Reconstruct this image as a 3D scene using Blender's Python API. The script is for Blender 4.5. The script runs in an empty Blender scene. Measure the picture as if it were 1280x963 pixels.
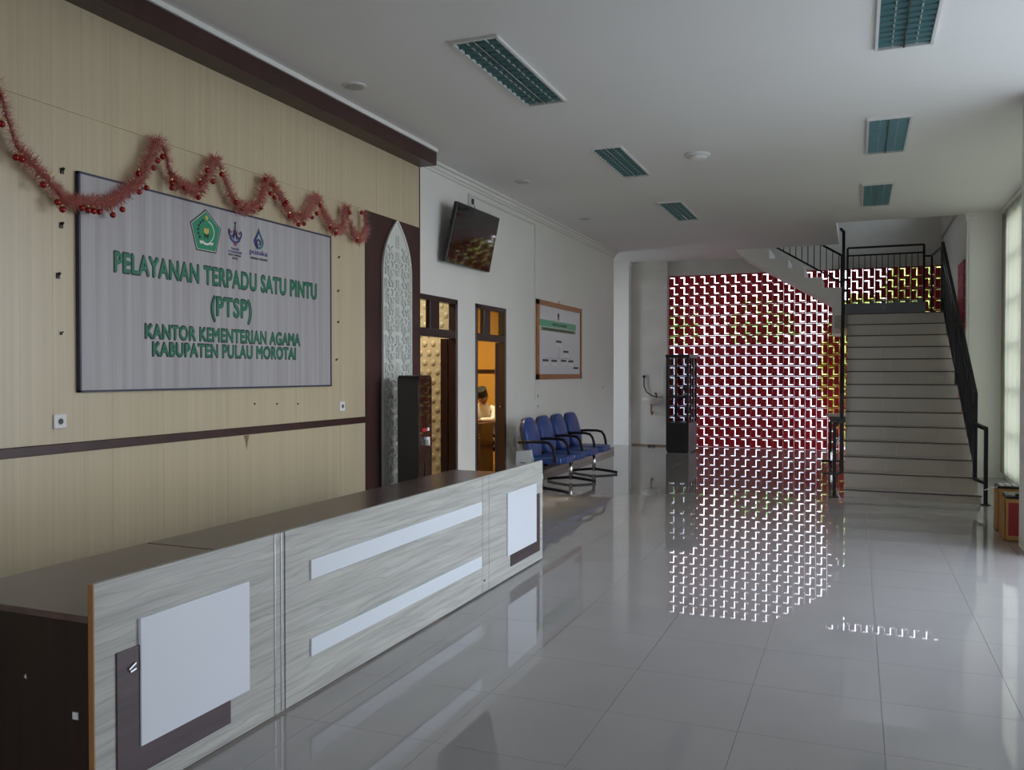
import bpy, bmesh, math, random
from mathutils import Vector, Matrix
random.seed(7)
scene = bpy.context.scene
COL = scene.collection
PI = math.pi

# ------------------------------------------------------------------ camera
F_PX, YAW, PITCH, EYE = 1060.0, math.radians(22.1), math.radians(-0.8), 1.5
cam = bpy.data.cameras.new('camera')
cam.sensor_fit = 'HORIZONTAL'
cam.sensor_width = 36.0
cam.lens = 36.0 * F_PX / 1280.0
cam.clip_start = 0.05
cam.clip_end = 400
camo = bpy.data.objects.new('camera', cam)
camo.location = (0, 0, EYE)
camo.rotation_euler = (PI / 2 + PITCH, 0, YAW)
COL.objects.link(camo)
scene.camera = camo
_cy, _sy, _cp, _sp = math.cos(YAW), math.sin(YAW), math.cos(PITCH), math.sin(PITCH)
_F = Vector((-_sy * _cp, _cy * _cp, _sp)); _R = Vector((_cy, _sy, 0)); _U = _R.cross(_F)

def PX(u, v, x=None, y=None, z=None):
    """where the sight line through photo pixel (u, v) meets the plane x, y or z = const"""
    d = _F + (u - 640) / F_PX * _R - (v - 481.5) / F_PX * _U
    t = x / d.x if x is not None else y / d.y if y is not None else (z - EYE) / d.z
    return Vector((0, 0, EYE)) + d * t

# ------------------------------------------------------------------ world, lamps, exposure
world = bpy.data.worlds.new('sky'); scene.world = world
world.use_nodes = True
wn = world.node_tree; wn.nodes.clear()
wo = wn.nodes.new('ShaderNodeOutputWorld'); wb = wn.nodes.new('ShaderNodeBackground')
wt = wn.nodes.new('ShaderNodeTexCoord'); ws = wn.nodes.new('ShaderNodeSeparateXYZ')
wr = wn.nodes.new('ShaderNodeValToRGB')
wr.color_ramp.elements[0].position = 0.0; wr.color_ramp.elements[0].color = (0.92, 0.93, 1.0, 1)
wr.color_ramp.elements[1].position = 0.5; wr.color_ramp.elements[1].color = (0.72, 0.84, 1.0, 1)
wn.links.new(wt.outputs['Generated'], ws.inputs[0]); wn.links.new(ws.outputs['Z'], wr.inputs[0])
wn.links.new(wr.outputs[0], wb.inputs['Color']); wn.links.new(wb.outputs[0], wo.inputs['Surface'])
wb.inputs['Strength'].default_value = 5.4

def portal(name, loc, rot, sx, sy):
    l = bpy.data.lights.new(name, 'AREA'); l.shape = 'RECTANGLE'; l.size = sx; l.size_y = sy
    l.cycles.is_portal = True
    o = bpy.data.objects.new(name, l); o.location = loc; o.rotation_euler = rot
    COL.objects.link(o)
portal('entrance_portal', (2.2, 6.05, 1.78), (0, PI / 2, 0), 3.5, 3.45)
portal('window_portal', (2.15, 11.15, 1.9), (0, PI / 2, 0), 3.6, 5.2)
portal('screen_portal', (-1.9, 17.75, 1.75), (-PI / 2, 0, 0), 3.5, 3.5)
portal('rear_portal', (-1.0, -3.7, 1.5), (PI / 2, 0, 0), 1.4, 2.4)
portal('under_stair_portal', (1.68, 16.0, .68), (0, PI / 2, 0), 1.35, 2.2)  # unseen opening behind the stairs, added to brighten the far end
portal('nook_portal', (-5.62, 16.15, 1.75), (0, -PI / 2, 0), 3.4, .6)
portal('stairwell_portal', (1.62, 16.0, 5.55), (0, PI / 2, 0), .9, 2.0)  # unseen upper opening, added to lighten the stairwell

def lamp(name, loc, size, power, col):
    l = bpy.data.lights.new(name, 'AREA'); l.shape = 'DISK'; l.size = size; l.energy = power; l.color = col
    o = bpy.data.objects.new(name, l); o.location = loc; COL.objects.link(o)
lamp('office_lamp', (-5.2, 10.6, 2.9), 0.3, 62, (1, 0.80, 0.50))
lamp('side_office_lamp', (-4.95, 8.2, 2.8), 0.3, 19, (1, 0.86, 0.66))

vs = scene.view_settings
vs.view_transform = 'Standard'; vs.look = 'None'; vs.gamma = 1; vs.use_curve_mapping = False
vs.exposure = 0.24
scene.cycles.max_bounces = 10; scene.cycles.diffuse_bounces = 6; scene.cycles.glossy_bounces = 5
scene.cycles.transmission_bounces = 8; scene.cycles.transparent_max_bounces = 10
scene.cycles.use_denoising = True
scene.cycles.sample_clamp_indirect = 6
scene.cycles.caustics_reflective = False; scene.cycles.caustics_refractive = False

# ------------------------------------------------------------------ materials
MATS = {}
def mat(name, col, rough=0.5, metal=0.0, spec=0.5, noise=0.0, nscale=(4, 4, 4), bump=0.0, bscale=None, coat=0.0, detail=3.0, col2=None, tint=None):
    m = bpy.data.materials.new(name); m.use_nodes = True
    nt = m.node_tree; b = nt.nodes['Principled BSDF']
    b.inputs['Base Color'].default_value = (*col, 1)
    b.inputs['Roughness'].default_value = rough
    b.inputs['Metallic'].default_value = metal
    b.inputs['Specular IOR Level'].default_value = spec
    b.inputs['Coat Weight'].default_value = coat
    if noise or bump:
        tc = nt.nodes.new('ShaderNodeTexCoord'); mp = nt.nodes.new('ShaderNodeMapping')
        geo = nt.nodes.new('ShaderNodeNewGeometry')
        nt.links.new(geo.outputs['Position'], mp.inputs[0])
        mp.inputs['Scale'].default_value = nscale
        n = nt.nodes.new('ShaderNodeTexNoise'); n.inputs['Scale'].default_value = 1.0; n.inputs['Detail'].default_value = detail
        nt.links.new(mp.outputs[0], n.inputs['Vector'])
        if noise:
            r = nt.nodes.new('ShaderNodeValToRGB')
            c2 = col2 if col2 else tuple(c * (1 - noise) for c in col)
            r.color_ramp.elements[0].position = 0.32; r.color_ramp.elements[0].color = (*c2, 1)
            r.color_ramp.elements[1].position = 0.68; r.color_ramp.elements[1].color = (*col, 1)
            nt.links.new(n.outputs['Fac'], r.inputs[0]); nt.links.new(r.outputs[0], b.inputs['Base Color'])
        if bump:
            bp = nt.nodes.new('ShaderNodeBump'); bp.inputs['Strength'].default_value = bump; bp.inputs['Distance'].default_value = 0.01
            if bscale:
                mp2 = nt.nodes.new('ShaderNodeMapping'); mp2.inputs['Scale'].default_value = bscale
                nt.links.new(geo.outputs['Position'], mp2.inputs[0])
                n2 = nt.nodes.new('ShaderNodeTexNoise'); n2.inputs['Scale'].default_value = 1.0
                nt.links.new(mp2.outputs[0], n2.inputs['Vector']); nt.links.new(n2.outputs['Fac'], bp.inputs['Height'])
            else:
                nt.links.new(n.outputs['Fac'], bp.inputs['Height'])
            nt.links.new(bp.outputs[0], b.inputs['Normal'])
    MATS[name] = m
    return m

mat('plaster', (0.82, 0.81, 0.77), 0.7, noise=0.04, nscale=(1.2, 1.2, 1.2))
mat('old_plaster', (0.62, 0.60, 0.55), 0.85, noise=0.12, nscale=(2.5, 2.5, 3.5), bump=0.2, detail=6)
mat('ceiling_paint', (0.80, 0.79, 0.77), 0.85, noise=0.03, nscale=(0.7, 0.7, 0.7))
mat('plank_beige', (0.58, 0.49, 0.32), 0.34, spec=0.7, noise=0.11, nscale=(9, 26, 0.35), detail=4)
mat('maroon', (0.055, 0.018, 0.016), 0.38, noise=0.35, nscale=(8, 8, 2))
mat('dark_frame', (0.028, 0.010, 0.009), 0.3, noise=0.3, nscale=(10, 10, 3))
mat('dark_wood_end', (0.030, 0.013, 0.010), 0.42, noise=0.5, nscale=(14, 14, 1.2), detail=5)
mat('dark_top', (0.13, 0.085, 0.078), 0.25, noise=0.3, nscale=(10, 1.0, 10), spec=0.5)
mat('ash_wood', (0.52, 0.52, 0.48), 0.35, noise=0.30, nscale=(3, 1.6, 34), detail=9)
mat('white_laminate', (0.70, 0.74, 0.79), 0.25)
mat('laminate_brown', (0.075, 0.05, 0.055), 0.4, noise=0.3, nscale=(4, 2, 30))
mat('edge_oak', (0.35, 0.17, 0.06), 0.5)
mat('steel', (0.62, 0.63, 0.64), 0.22, metal=1.0)
mat('chrome', (0.75, 0.75, 0.76), 0.12, metal=1.0)
mat('black_metal', (0.010, 0.009, 0.011), 0.4, spec=0.2)
mat('black_gloss', (0.010, 0.006, 0.006), 0.06, coat=0.6)
mat('black_satin', (0.012, 0.010, 0.010), 0.35)
mat('screen_gloss', (0.008, 0.004, 0.005), 0.07, coat=0.5)
mat('blue_vinyl', (0.020, 0.065, 0.26), 0.34, noise=0.15, nscale=(14, 14, 14))
mat('blue_vinyl_back', (0.05, 0.03, 0.025), 0.5)
mat('block_red', (0.46, 0.014, 0.020), 0.55, noise=0.25, nscale=(9, 9, 9), spec=0.3)
mat('block_grey', (0.16, 0.17, 0.20), 0.35)
mat('sign_face', (0.46, 0.45, 0.455), 0.38, noise=0.20, nscale=(20, 22, 0.5), detail=5, col2=(0.36, 0.335, 0.34))
mat('sign_border', (0.03, 0.03, 0.07), 0.4)
mat('sign_green', (0.015, 0.17, 0.09), 0.45)
mat('sign_dark', (0.01, 0.02, 0.02), 0.5)
mat('logo_green', (0.015, 0.25, 0.12), 0.45)
mat('logo_navy', (0.03, 0.03, 0.18), 0.45)
mat('logo_teal', (0.02, 0.20, 0.17), 0.45)
mat('logo_gold', (0.62, 0.50, 0.10), 0.45)
mat('logo_white', (0.75, 0.75, 0.75), 0.45)
mat('logo_red', (0.35, 0.03, 0.05), 0.45)
mat('tinsel', (1.0, 0.47, 0.42), 0.45, noise=0.5, nscale=(90, 90, 90))
mat('bauble', (0.30, 0.02, 0.02), 0.12, metal=0.6)
mat('gold_cap', (0.7, 0.45, 0.2), 0.3, metal=1.0)
mat('lattice_white', (0.70, 0.72, 0.68), 0.5)
mat('lattice_back', (0.64, 0.66, 0.62), 0.55)
mat('relief_cream', (0.66, 0.56, 0.36), 0.32)
mat('ochre_wall', (0.62, 0.36, 0.07), 0.6, noise=0.06)
mat('cream_wall', (0.70, 0.56, 0.30), 0.6)
mat('louvre_teal', (0.12, 0.24, 0.25), 0.4, metal=0.3)
mat('tray_teal', (0.08, 0.20, 0.22), 0.35, metal=0.3)
mat('tube_white', (0.40, 0.42, 0.40), 0.3)
mat('fitting_white', (0.66, 0.66, 0.64), 0.45)
mat('socket_white', (0.78, 0.78, 0.75), 0.35)
mat('socket_dark', (0.05, 0.05, 0.05), 0.5)
mat('board_frame', (0.42, 0.17, 0.06), 0.45, noise=0.2, nscale=(20, 20, 20))
mat('board_paper', (0.66, 0.66, 0.70), 0.35)
mat('board_green', (0.10, 0.42, 0.24), 0.4)
mat('board_olive', (0.16, 0.26, 0.12), 0.4)
mat('ink', (0.03, 0.015, 0.015), 0.5)
mat('carton', (0.50, 0.26, 0.08), 0.75, noise=0.12, nscale=(8, 8, 8))
mat('carton_red', (0.30, 0.02, 0.02), 0.6)
mat('porcelain', (0.70, 0.68, 0.62), 0.15)
mat('riser_tile', (0.36, 0.315, 0.28), 0.25, noise=0.10, nscale=(1.5, 1.5, 1.5))
mat('tread_tile', (0.36, 0.32, 0.29), 0.25, noise=0.08, nscale=(3, 3, 3))
mat('nosing', (0.05, 0.035, 0.03), 0.4)
mat('desk_top_light', (0.55, 0.48, 0.42), 0.4)
mat('skin', (0.26, 0.115, 0.065), 0.5)
mat('shirt', (0.72, 0.70, 0.66), 0.7)
mat('cap_black', (0.01, 0.01, 0.011), 0.7)
mat('eye_white', (0.7, 0.68, 0.65), 0.3)
mat('office_desk', (0.085, 0.030, 0.020), 0.35, noise=0.3, nscale=(3, 3, 20))
mat('paper', (0.75, 0.78, 0.80), 0.6)
mat('ground_concrete', (0.42, 0.42, 0.40), 0.8, noise=0.1)
mat('outside_white', (0.86, 0.84, 0.92), 0.8)
mat('leaf_green', (0.36, 0.66, 0.20), 0.6, noise=0.4, nscale=(2.5, 2.5, 2.5))
mat('leaf_yellow', (0.55, 0.62, 0.14), 0.6, noise=0.4, nscale=(2.5, 2.5, 2.5))
mat('bark', (0.20, 0.13, 0.08), 0.9)
mat('grout', (0.27, 0.255, 0.245), 0.6)
mat('red_label', (0.5, 0.03, 0.03), 0.4)
mat('rust', (0.25, 0.16, 0.09), 0.7)

# polished floor tiles: a clear film over a veined pale body
def floor_material():
    m = mat('floor_tile', (0.34, 0.32, 0.31), 0.018, noise=0.07, nscale=(1.6, 1.6, 1.6), spec=0.72, bump=0.003, bscale=(5.5, 5.5, 5.5), detail=5)
    return m
floor_material()
def ash_material():
    m = MATS['ash_wood']; nt = m.node_tree; b = nt.nodes['Principled BSDF']; src = b.inputs['Base Color'].links[0].from_socket
    geo = nt.nodes.new('ShaderNodeNewGeometry'); mp = nt.nodes.new('ShaderNodeMapping'); mp.inputs['Scale'].default_value = (1.0, 0.55, 3.2)
    nt.links.new(geo.outputs['Position'], mp.inputs[0])
    w = nt.nodes.new('ShaderNodeTexWave'); w.bands_direction = 'Z'; w.inputs['Scale'].default_value = 3.0; w.inputs['Distortion'].default_value = 13.0
    w.inputs['Detail'].default_value = 3.0; w.inputs['Detail Scale'].default_value = 0.9; nt.links.new(mp.outputs[0], w.inputs['Vector'])
    r_ = nt.nodes.new('ShaderNodeValToRGB'); r_.color_ramp.elements[0].position = 0.0; r_.color_ramp.elements[0].color = (0.84, 0.84, 0.84, 1)
    r_.color_ramp.elements[1].position = 0.16; r_.color_ramp.elements[1].color = (1, 1, 1, 1)
    mx = nt.nodes.new('ShaderNodeMix'); mx.data_type = 'RGBA'; mx.blend_type = 'MULTIPLY'; mx.inputs[0].default_value = 1.0
    nt.links.new(w.outputs['Fac'], r_.inputs[0]); nt.links.new(src, mx.inputs[6]); nt.links.new(r_.outputs[0], mx.inputs[7]); nt.links.new(mx.outputs[2], b.inputs['Base Color'])
ash_material()

def glass_material(name, col, rough=0.02, mixf=0.12):
    m = bpy.data.materials.new(name); m.use_nodes = True; nt = m.node_tree; nt.nodes.clear()
    o = nt.nodes.new('ShaderNodeOutputMaterial'); t = nt.nodes.new('ShaderNodeBsdfTransparent'); g = nt.nodes.new('ShaderNodeBsdfGlossy')
    t.inputs[0].default_value = (*col, 1); g.inputs['Roughness'].default_value = rough
    mx = nt.nodes.new('ShaderNodeMixShader'); f = nt.nodes.new('ShaderNodeLayerWeight')
    pw = nt.nodes.new('ShaderNodeMath'); pw.operation = 'POWER'; pw.inputs[1].default_value = 4.0
    ma = nt.nodes.new('ShaderNodeMath'); ma.operation = 'MULTIPLY_ADD'; ma.inputs[1].default_value = 0.7; ma.inputs[2].default_value = 0.03
    nt.links.new(f.outputs['Facing'], pw.inputs[0]); nt.links.new(pw.outputs[0], ma.inputs[0])
    nt.links.new(ma.outputs[0], mx.inputs[0]); nt.links.new(t.outputs[0], mx.inputs[1]); nt.links.new(g.outputs[0], mx.inputs[2])
    nt.links.new(mx.outputs[0], o.inputs[0]); MATS[name] = m
glass_material('glass', (0.90, 0.93, 0.92))
glass_material('dark_glass', (0.55, 0.57, 0.60))

def curtain_material():
    m = bpy.data.materials.new('sheer_curtain'); m.use_nodes = True; nt = m.node_tree; nt.nodes.clear()
    o = nt.nodes.new('ShaderNodeOutputMaterial'); t = nt.nodes.new('ShaderNodeBsdfTranslucent'); d = nt.nodes.new('ShaderNodeBsdfDiffuse')
    tr = nt.nodes.new('ShaderNodeBsdfTransparent')
    t.inputs[0].default_value = (0.40, 0.37, 0.28, 1); d.inputs[0].default_value = (0.60, 0.60, 0.52, 1)
    a = nt.nodes.new('ShaderNodeMixShader'); b = nt.nodes.new('ShaderNodeMixShader')
    a.inputs[0].default_value = 0.30; b.inputs[0].default_value = 0.06
    nt.links.new(t.outputs[0], a.inputs[1]); nt.links.new(d.outputs[0], a.inputs[2])
    nt.links.new(a.outputs[0], b.inputs[1]); nt.links.new(tr.outputs[0], b.inputs[2])
    nt.links.new(b.outputs[0], o.inputs[0]); MATS['sheer_curtain'] = m
curtain_material()

# ------------------------------------------------------------------ helpers
def wloc(o):
    v = Vector((0, 0, 0))
    while o is not None:
        v += o.location; o = o.parent
    return v

class MB:
    """collects shapes in world coordinates; build() links them as ONE mesh object"""
    def __init__(s): s.v = []; s.f = []
    def add(s, vs_, fs):
        n = len(s.v); s.v += [tuple(p) for p in vs_]; s.f += [tuple(i + n for i in f) for f in fs]; return s
    def box(s, x0, x1, y0, y1, z0, z1):
        if x0 > x1: x0, x1 = x1, x0
        if y0 > y1: y0, y1 = y1, y0
        if z0 > z1: z0, z1 = z1, z0
        return s.add([(x0, y0, z0), (x1, y0, z0), (x1, y1, z0), (x0, y1, z0), (x0, y0, z1), (x1, y0, z1), (x1, y1, z1), (x0, y1, z1)],
                     [(0, 3, 2, 1), (4, 5, 6, 7), (0, 1, 5, 4), (1, 2, 6, 5), (2, 3, 7, 6), (3, 0, 4, 7)])
    def bar(s, a, b, w, h=None, up=(0, 0, 1)):
        """square-section bar from a to b"""
        a, b = Vector(a), Vector(b); h = h or w; d = (b - a).normalized(); up = Vector(up)
        if abs(d.dot(up)) > 0.98: up = Vector((0, 1, 0))
        r = d.cross(up).normalized(); u = r.cross(d).normalized(); r *= w / 2; u *= h / 2
        vs_ = [a - r - u, a + r - u, a + r + u, a - r + u, b - r - u, b + r - u, b + r + u, b - r + u]
        return s.add(vs_, [(0, 1, 2, 3), (7, 6, 5, 4), (0, 4, 5, 1), (1, 5, 6, 2), (2, 6, 7, 3), (3, 7, 4, 0)])
    def tube(s, pts, r, n=8, r2=None):
        pts = [Vector(p) for p in pts]; rings = []
        prev = None
        for i, p in enumerate(pts):
            d = (pts[min(i + 1, len(pts) - 1)] - pts[max(i - 1, 0)]).normalized()
            if prev is None:
                ref = Vector((0, 0, 1)) if abs(d.z) < 0.9 else Vector((1, 0, 0))
                prev = d.cross(ref).normalized()
            prev = (prev - d * prev.dot(d)).normalized(); q = d.cross(prev)
            rr = r if r2 is None else r + (r2 - r) * i / (len(pts) - 1)
            rings.append([p + (prev * math.cos(2 * PI * k / n) + q * math.sin(2 * PI * k / n)) * rr for k in range(n)])
        vs_ = [v for rg in rings for v in rg]; fs = []
        for i in range(len(rings) - 1):
            for k in range(n):
                fs.append((i * n + k, i * n + (k + 1) % n, (i + 1) * n + (k + 1) % n, (i + 1) * n + k))
        fs.append(tuple(range(n))[::-1]); fs.append(tuple((len(rings) - 1) * n + k for k in range(n)))
        return s.add(vs_, fs)
    def prism(s, poly, off, flip=False):
        """closed polygon (3D points) swept along off"""
        off = Vector(off); a = [Vector(p) for p in poly]; n = len(a)
        vs_ = a + [p + off for p in a]
        fs = [tuple(range(n)), tuple(range(2 * n - 1, n - 1, -1))] + [(i, i + n, (i + 1) % n + n, (i + 1) % n) for i in range(n)]
        return s.add(vs_, fs)
    def lathe(s, prof, c, n=20, axis='z'):
        c = Vector(c); vs_ = []; fs = []
        for r, h in prof:
            for k in range(n):
                a = 2 * PI * k / n; x, y = r * math.cos(a), r * math.sin(a)
                p = (x, y, h) if axis == 'z' else (h, x, y) if axis == 'x' else (x, -h, y)
                vs_.append(c + Vector(p))
        for i in range(len(prof) - 1):
            for k in range(n):
                fs.append((i * n + k, i * n + (k + 1) % n, (i + 1) * n + (k + 1) % n, (i + 1) * n + k))
        fs.append(tuple(range(n))[::-1]); fs.append(tuple((len(prof) - 1) * n + k for k in range(n)))
        return s.add(vs_, fs)
    def build(s, name, m, parent=None, smooth=False, bevel=0.0, seg=1, subd=0, label=None, kind=None):
        me = bpy.data.meshes.new(name)
        w = wloc(parent) if parent is not None else Vector((0, 0, 0))
        me.from_pydata([tuple(Vector(v) - w) for v in s.v], [], s.f)
        bm = bmesh.new(); bm.from_mesh(me)
        bmesh.ops.recalc_face_normals(bm, faces=bm.faces)
        if bevel: bmesh.ops.bevel(bm, geom=bm.edges[:], offset=bevel, segments=seg, affect='EDGES', profile=0.5)
        for f in bm.faces: f.smooth = smooth
        bm.to_mesh(me); bm.free()
        me.materials.append(MATS[m])
        o = bpy.data.objects.new(name, me); COL.objects.link(o)
        if parent is not None: o.parent = parent
        if subd:
            md = o.modifiers.new('s', 'SUBSURF'); md.levels = subd; md.render_levels = subd
        if label: o['label'] = label
        if kind: o['kind'] = kind
        return o

def tag(o, label, cat, group=None, kind=None):
    o['label'] = label; o['category'] = cat
    if group: o['group'] = group
    if kind: o['kind'] = kind
    return o
def thing(name, loc, label, cat, group=None):
    o = bpy.data.objects.new(name, None); o.location = loc; o.empty_display_size = 0.1
    COL.objects.link(o); return tag(o, label, cat, group)
def copy_tree(o, parent=None):
    c = o.copy(); COL.objects.link(c)
    if parent is not None: c.parent = parent
    for ch in list(o.children): copy_tree(ch, c)
    return c
def structure(o):
    o['kind'] = 'structure'; return o
def share(name, src, parent, loc, rot=None, label=None):
    """another object using src's mesh"""
    o = bpy.data.objects.new(name, src.data); o.parent = parent; o.location = loc
    if rot: o.rotation_euler = rot
    COL.objects.link(o)
    if label: o['label'] = label
    return o

def text_part(body, name, m, parent, ymin, ymax, zmin, zmax, x, depth=0.002, bold=0.0, label=None, axis='x', space=1.0):
    """lettering standing on a plane x = const (read from +x) or y = const (read from -y)"""
    cu = bpy.data.curves.new('t', 'FONT'); cu.body = body; cu.size = 1.0; cu.extrude = 0.01; cu.space_character = space
    cu.resolution_u = 4; cu.align_x = 'CENTER'
    to = bpy.data.objects.new('t', cu); COL.objects.link(to)
    bpy.context.view_layer.update()
    me = bpy.data.meshes.new_from_object(to.evaluated_get(bpy.context.evaluated_depsgraph_get()))
    bpy.data.objects.remove(to); bpy.data.curves.remove(cu)
    if bold:                                  # heavier strokes: the letter shapes repeated a little to each side
        bv = [tuple(v.co) for v in me.vertices]; bf = [tuple(p.vertices) for p in me.polygons]; nv, nf = [], []
        for k in range(8):
            a_ = 2 * PI * k / 8; n_0 = len(nv)
            nv += [(x_ + bold * math.cos(a_), y_ + bold * math.sin(a_), z_ * (1 + .02 * k)) for x_, y_, z_ in bv]; nf += [tuple(q + n_0 for q in f) for f in bf]
        me = bpy.data.meshes.new('t'); me.from_pydata(nv, [], nf)
    xs = [v.co.x for v in me.vertices]; ys = [v.co.y for v in me.vertices]
    x0, x1, y0, y1 = min(xs), max(xs), min(ys), max(ys)
    w = wloc(parent) if parent is not None else Vector((0, 0, 0))
    for v in me.vertices:
        a = ymin + (v.co.x - x0) / (x1 - x0) * (ymax - ymin); b = zmin + (v.co.y - y0) / (y1 - y0) * (zmax - zmin)
        d = (v.co.z + 0.01) / 0.02 * depth
        p = Vector((x + d, a, b)) if axis == 'x' else Vector((a, x - d, b))
        v.co = p - w
    me.name = name; me.materials.clear(); me.materials.append(MATS[m])
    o = bpy.data.objects.new(name, me); COL.objects.link(o); o.parent = parent
    if label: o['label'] = label
    return o

def rrect(w, h, r, n=5):
    pts = []
    for cx, cy, a0 in ((w / 2 - r, h / 2 - r, 0), (-w / 2 + r, h / 2 - r, 90), (-w / 2 + r, -h / 2 + r, 180), (w / 2 - r, -h / 2 + r, 270)):
        for k in range(n + 1):
            a = math.radians(a0 + 90 * k / n); pts.append((cx + r * math.cos(a), cy + r * math.sin(a)))
    return pts

# ================================================================== THE SETTING
XL, XR, ZC, YB = -4.3, 1.95, 3.8, 17.5
BX = -4.2                                   # face of the beige cladding

# floor: slab with polished tiles
floor = structure(MB().box(-7.5, 2.3, -3.8, 17.75, -0.25, -0.008).build('floor', 'grout'))
TX, TY = 0.565, 0.572
tile0 = None
cells = []
x_edges = [0.112 + TX * k for k in range(-8, 4)]
y_edges = [3.625 + TY * k for k in range(-4, 25)]
for xa in x_edges:
    for ya in y_edges:
        x0, x1, y0, y1 = max(xa, XL), min(xa + TX, XR + .0), ya, min(ya + TY, YB)
        if x1 - x0 < 0.05 or y1 - y0 < 0.05: continue
        cells.append((x0, x1, y0, y1))
def tile_shown(c):
    x0, x1, y0, y1 = c
    if x1 < -2.3 and y1 < 6.8: return False        # under and behind the desks
    if x1 < -3.2 and y1 < 9.2: return False
    if x0 > -0.15 and y0 > 11.1 and x1 < 1.4: return False       # under the stairs
    u = 640 + F_PX * ((x0 * _cy + y1 * _sy) / (-x0 * _sy + y1 * _cy))
    return u < 1290
full, rest = [], MB()
for c in cells:
    if tile_shown(c) and c[3] < 15.2: full.append(c)
    else:
        rest.box(c[0] + .0015, c[1] - .0015, c[2] + .0015, c[3] - .0015, -0.01, 0)
protos = {}
print('floor tiles as parts:', len(full))
for c in full:
    key = (round(c[1] - c[0], 3), round(c[3] - c[2], 3))
    if key not in protos:
        w, h = key
        o = MB().box(-w / 2 + .0009, w / 2 - .0009, -h / 2 + .0009, h / 2 - .0009, -0.01, 0).build('tile', 'floor_tile', floor)
        o.location = ((c[0] + c[1]) / 2, (c[2] + c[3]) / 2, 0); protos[key] = o
    else:
        share('tile', protos[key], floor, ((c[0] + c[1]) / 2, (c[2] + c[3]) / 2, 0))
rest.build('tile_field', 'floor_tile', floor, kind='stuff')
# floor where no cut tile is needed (beyond the walls, behind the camera)
MB().box(-7.4, XL, -3.6, 17.6, -0.01, 0).box(XL, 2.2, -3.6, y_edges[0], -0.01, 0).build('plain_flooring', 'floor_tile', floor)

# ceiling with the stair opening
ceil = MB()
ceil.box(-7.4, 2.3, -3.8, 13.9, ZC, ZC + .2)
ceil.box(-7.4, -0.3, 13.9, 16.25, ZC, ZC + .2)
ceil.box(-7.4, -2.1, 16.25, 17.75, ZC, ZC + .2)
ceil.box(1.47, 2.3, 13.9, 17.75, ZC, ZC + .2)
structure(ceil.build('ceiling', 'ceiling_paint'))
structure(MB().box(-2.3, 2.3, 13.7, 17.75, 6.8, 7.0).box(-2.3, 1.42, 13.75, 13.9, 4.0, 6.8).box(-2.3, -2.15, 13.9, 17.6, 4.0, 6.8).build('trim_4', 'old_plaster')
          )
# left wall with the two door holes
D1 = (7.86, 8.89); D2 = (9.40, 10.36); DZ = 2.35
wl = MB()
xo = XL - 0.08
wl.box(xo, XL, -3.6, D1[0], 0, ZC); wl.box(xo, XL, D1[1], D2[0], 0, ZC); wl.box(xo, XL, D2[1], 15.75, 0, ZC)
wl.box(xo, XL, D1[0], D1[1], DZ, ZC); wl.box(xo, XL, D2[0], D2[1], DZ, ZC)
wall_left = structure(wl.build('wall_left', 'plaster'))
# cladding: backing, vertical planks in three bands, rail, groove, maroon end panel
MB().box(XL, BX - .012, -3.5, 7.79, 0, 3.64).build('cladding_backing', 'plank_beige', wall_left)
PW = 0.205
pl = {}
def plank(y0, y1, z0, z1):
    key = (round(y1 - y0, 3), round(z1 - z0, 3)); loc = (BX - .006, (y0 + y1) / 2, (z0 + z1) / 2)
    if key not in pl:
        w, h = key
        o = MB().box(-.006, .006, -w / 2 + .0004, w / 2 - .0004, -h / 2, h / 2).build('plank', 'plank_beige', wall_left)
        o.location = loc; pl[key] = o
    else: share('plank', pl[key], wall_left, loc)
yy = 6.74
while yy > 1.9:
    for z0, z1 in ((0, 1.042), (1.10, 3.004), (3.012, 3.64)): plank(yy - PW, yy, z0, z1)
    yy -= PW
for k in range(5):
    y1 = 7.79 - k * 0.21
    plank(y1 - 0.21, y1, 3.012, 3.64)
MB().box(BX - .012, BX, -3.4, yy, 0, 3.64).build('plank_field', 'plank_beige', wall_left, kind='stuff')
MB().box(BX - .012, BX + .012, -3.4, 6.74, 1.043, 1.098).build('dado_rail', 'maroon', wall_left, bevel=.003)
MB().box(BX - .012, BX + .002, -3.4, 7.79, 3.006, 3.011).build('joint_strip', 'relief_cream', wall_left)
MB().box(BX - .012, BX + .006, 6.74, 7.79, 0, 3.004).build('maroon_panel', 'maroon', wall_left)
MB().box(XL, BX + .006, 7.79, 7.80, 0, 3.64).build('panel_return', 'maroon', wall_left)
# brown pelmet under the ceiling and white cornices
structure(MB().box(XL, -4.0, -3.5, 7.80, 3.63, 3.765).build('trim_1', 'maroon', bevel=.004))
structure(MB().box(XL, -3.985, -3.5, 7.80, 3.765, ZC).build('trim_2', 'plaster'))
co = MB()
co.box(XL, XL + .03, 7.8, 15.75, 3.70, 3.73).box(XL, XL + .05, 7.8, 15.75, 3.73, 3.77).box(XL, XL + .085, 7.8, 15.75, 3.77, ZC)
structure(co.build('trim_3', 'plaster', bevel=.004))
structure(MB().box(XL, XL + .012, 10.36, 15.75, 0, .09).build('baseboard_left', 'riser_tile'))

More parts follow.
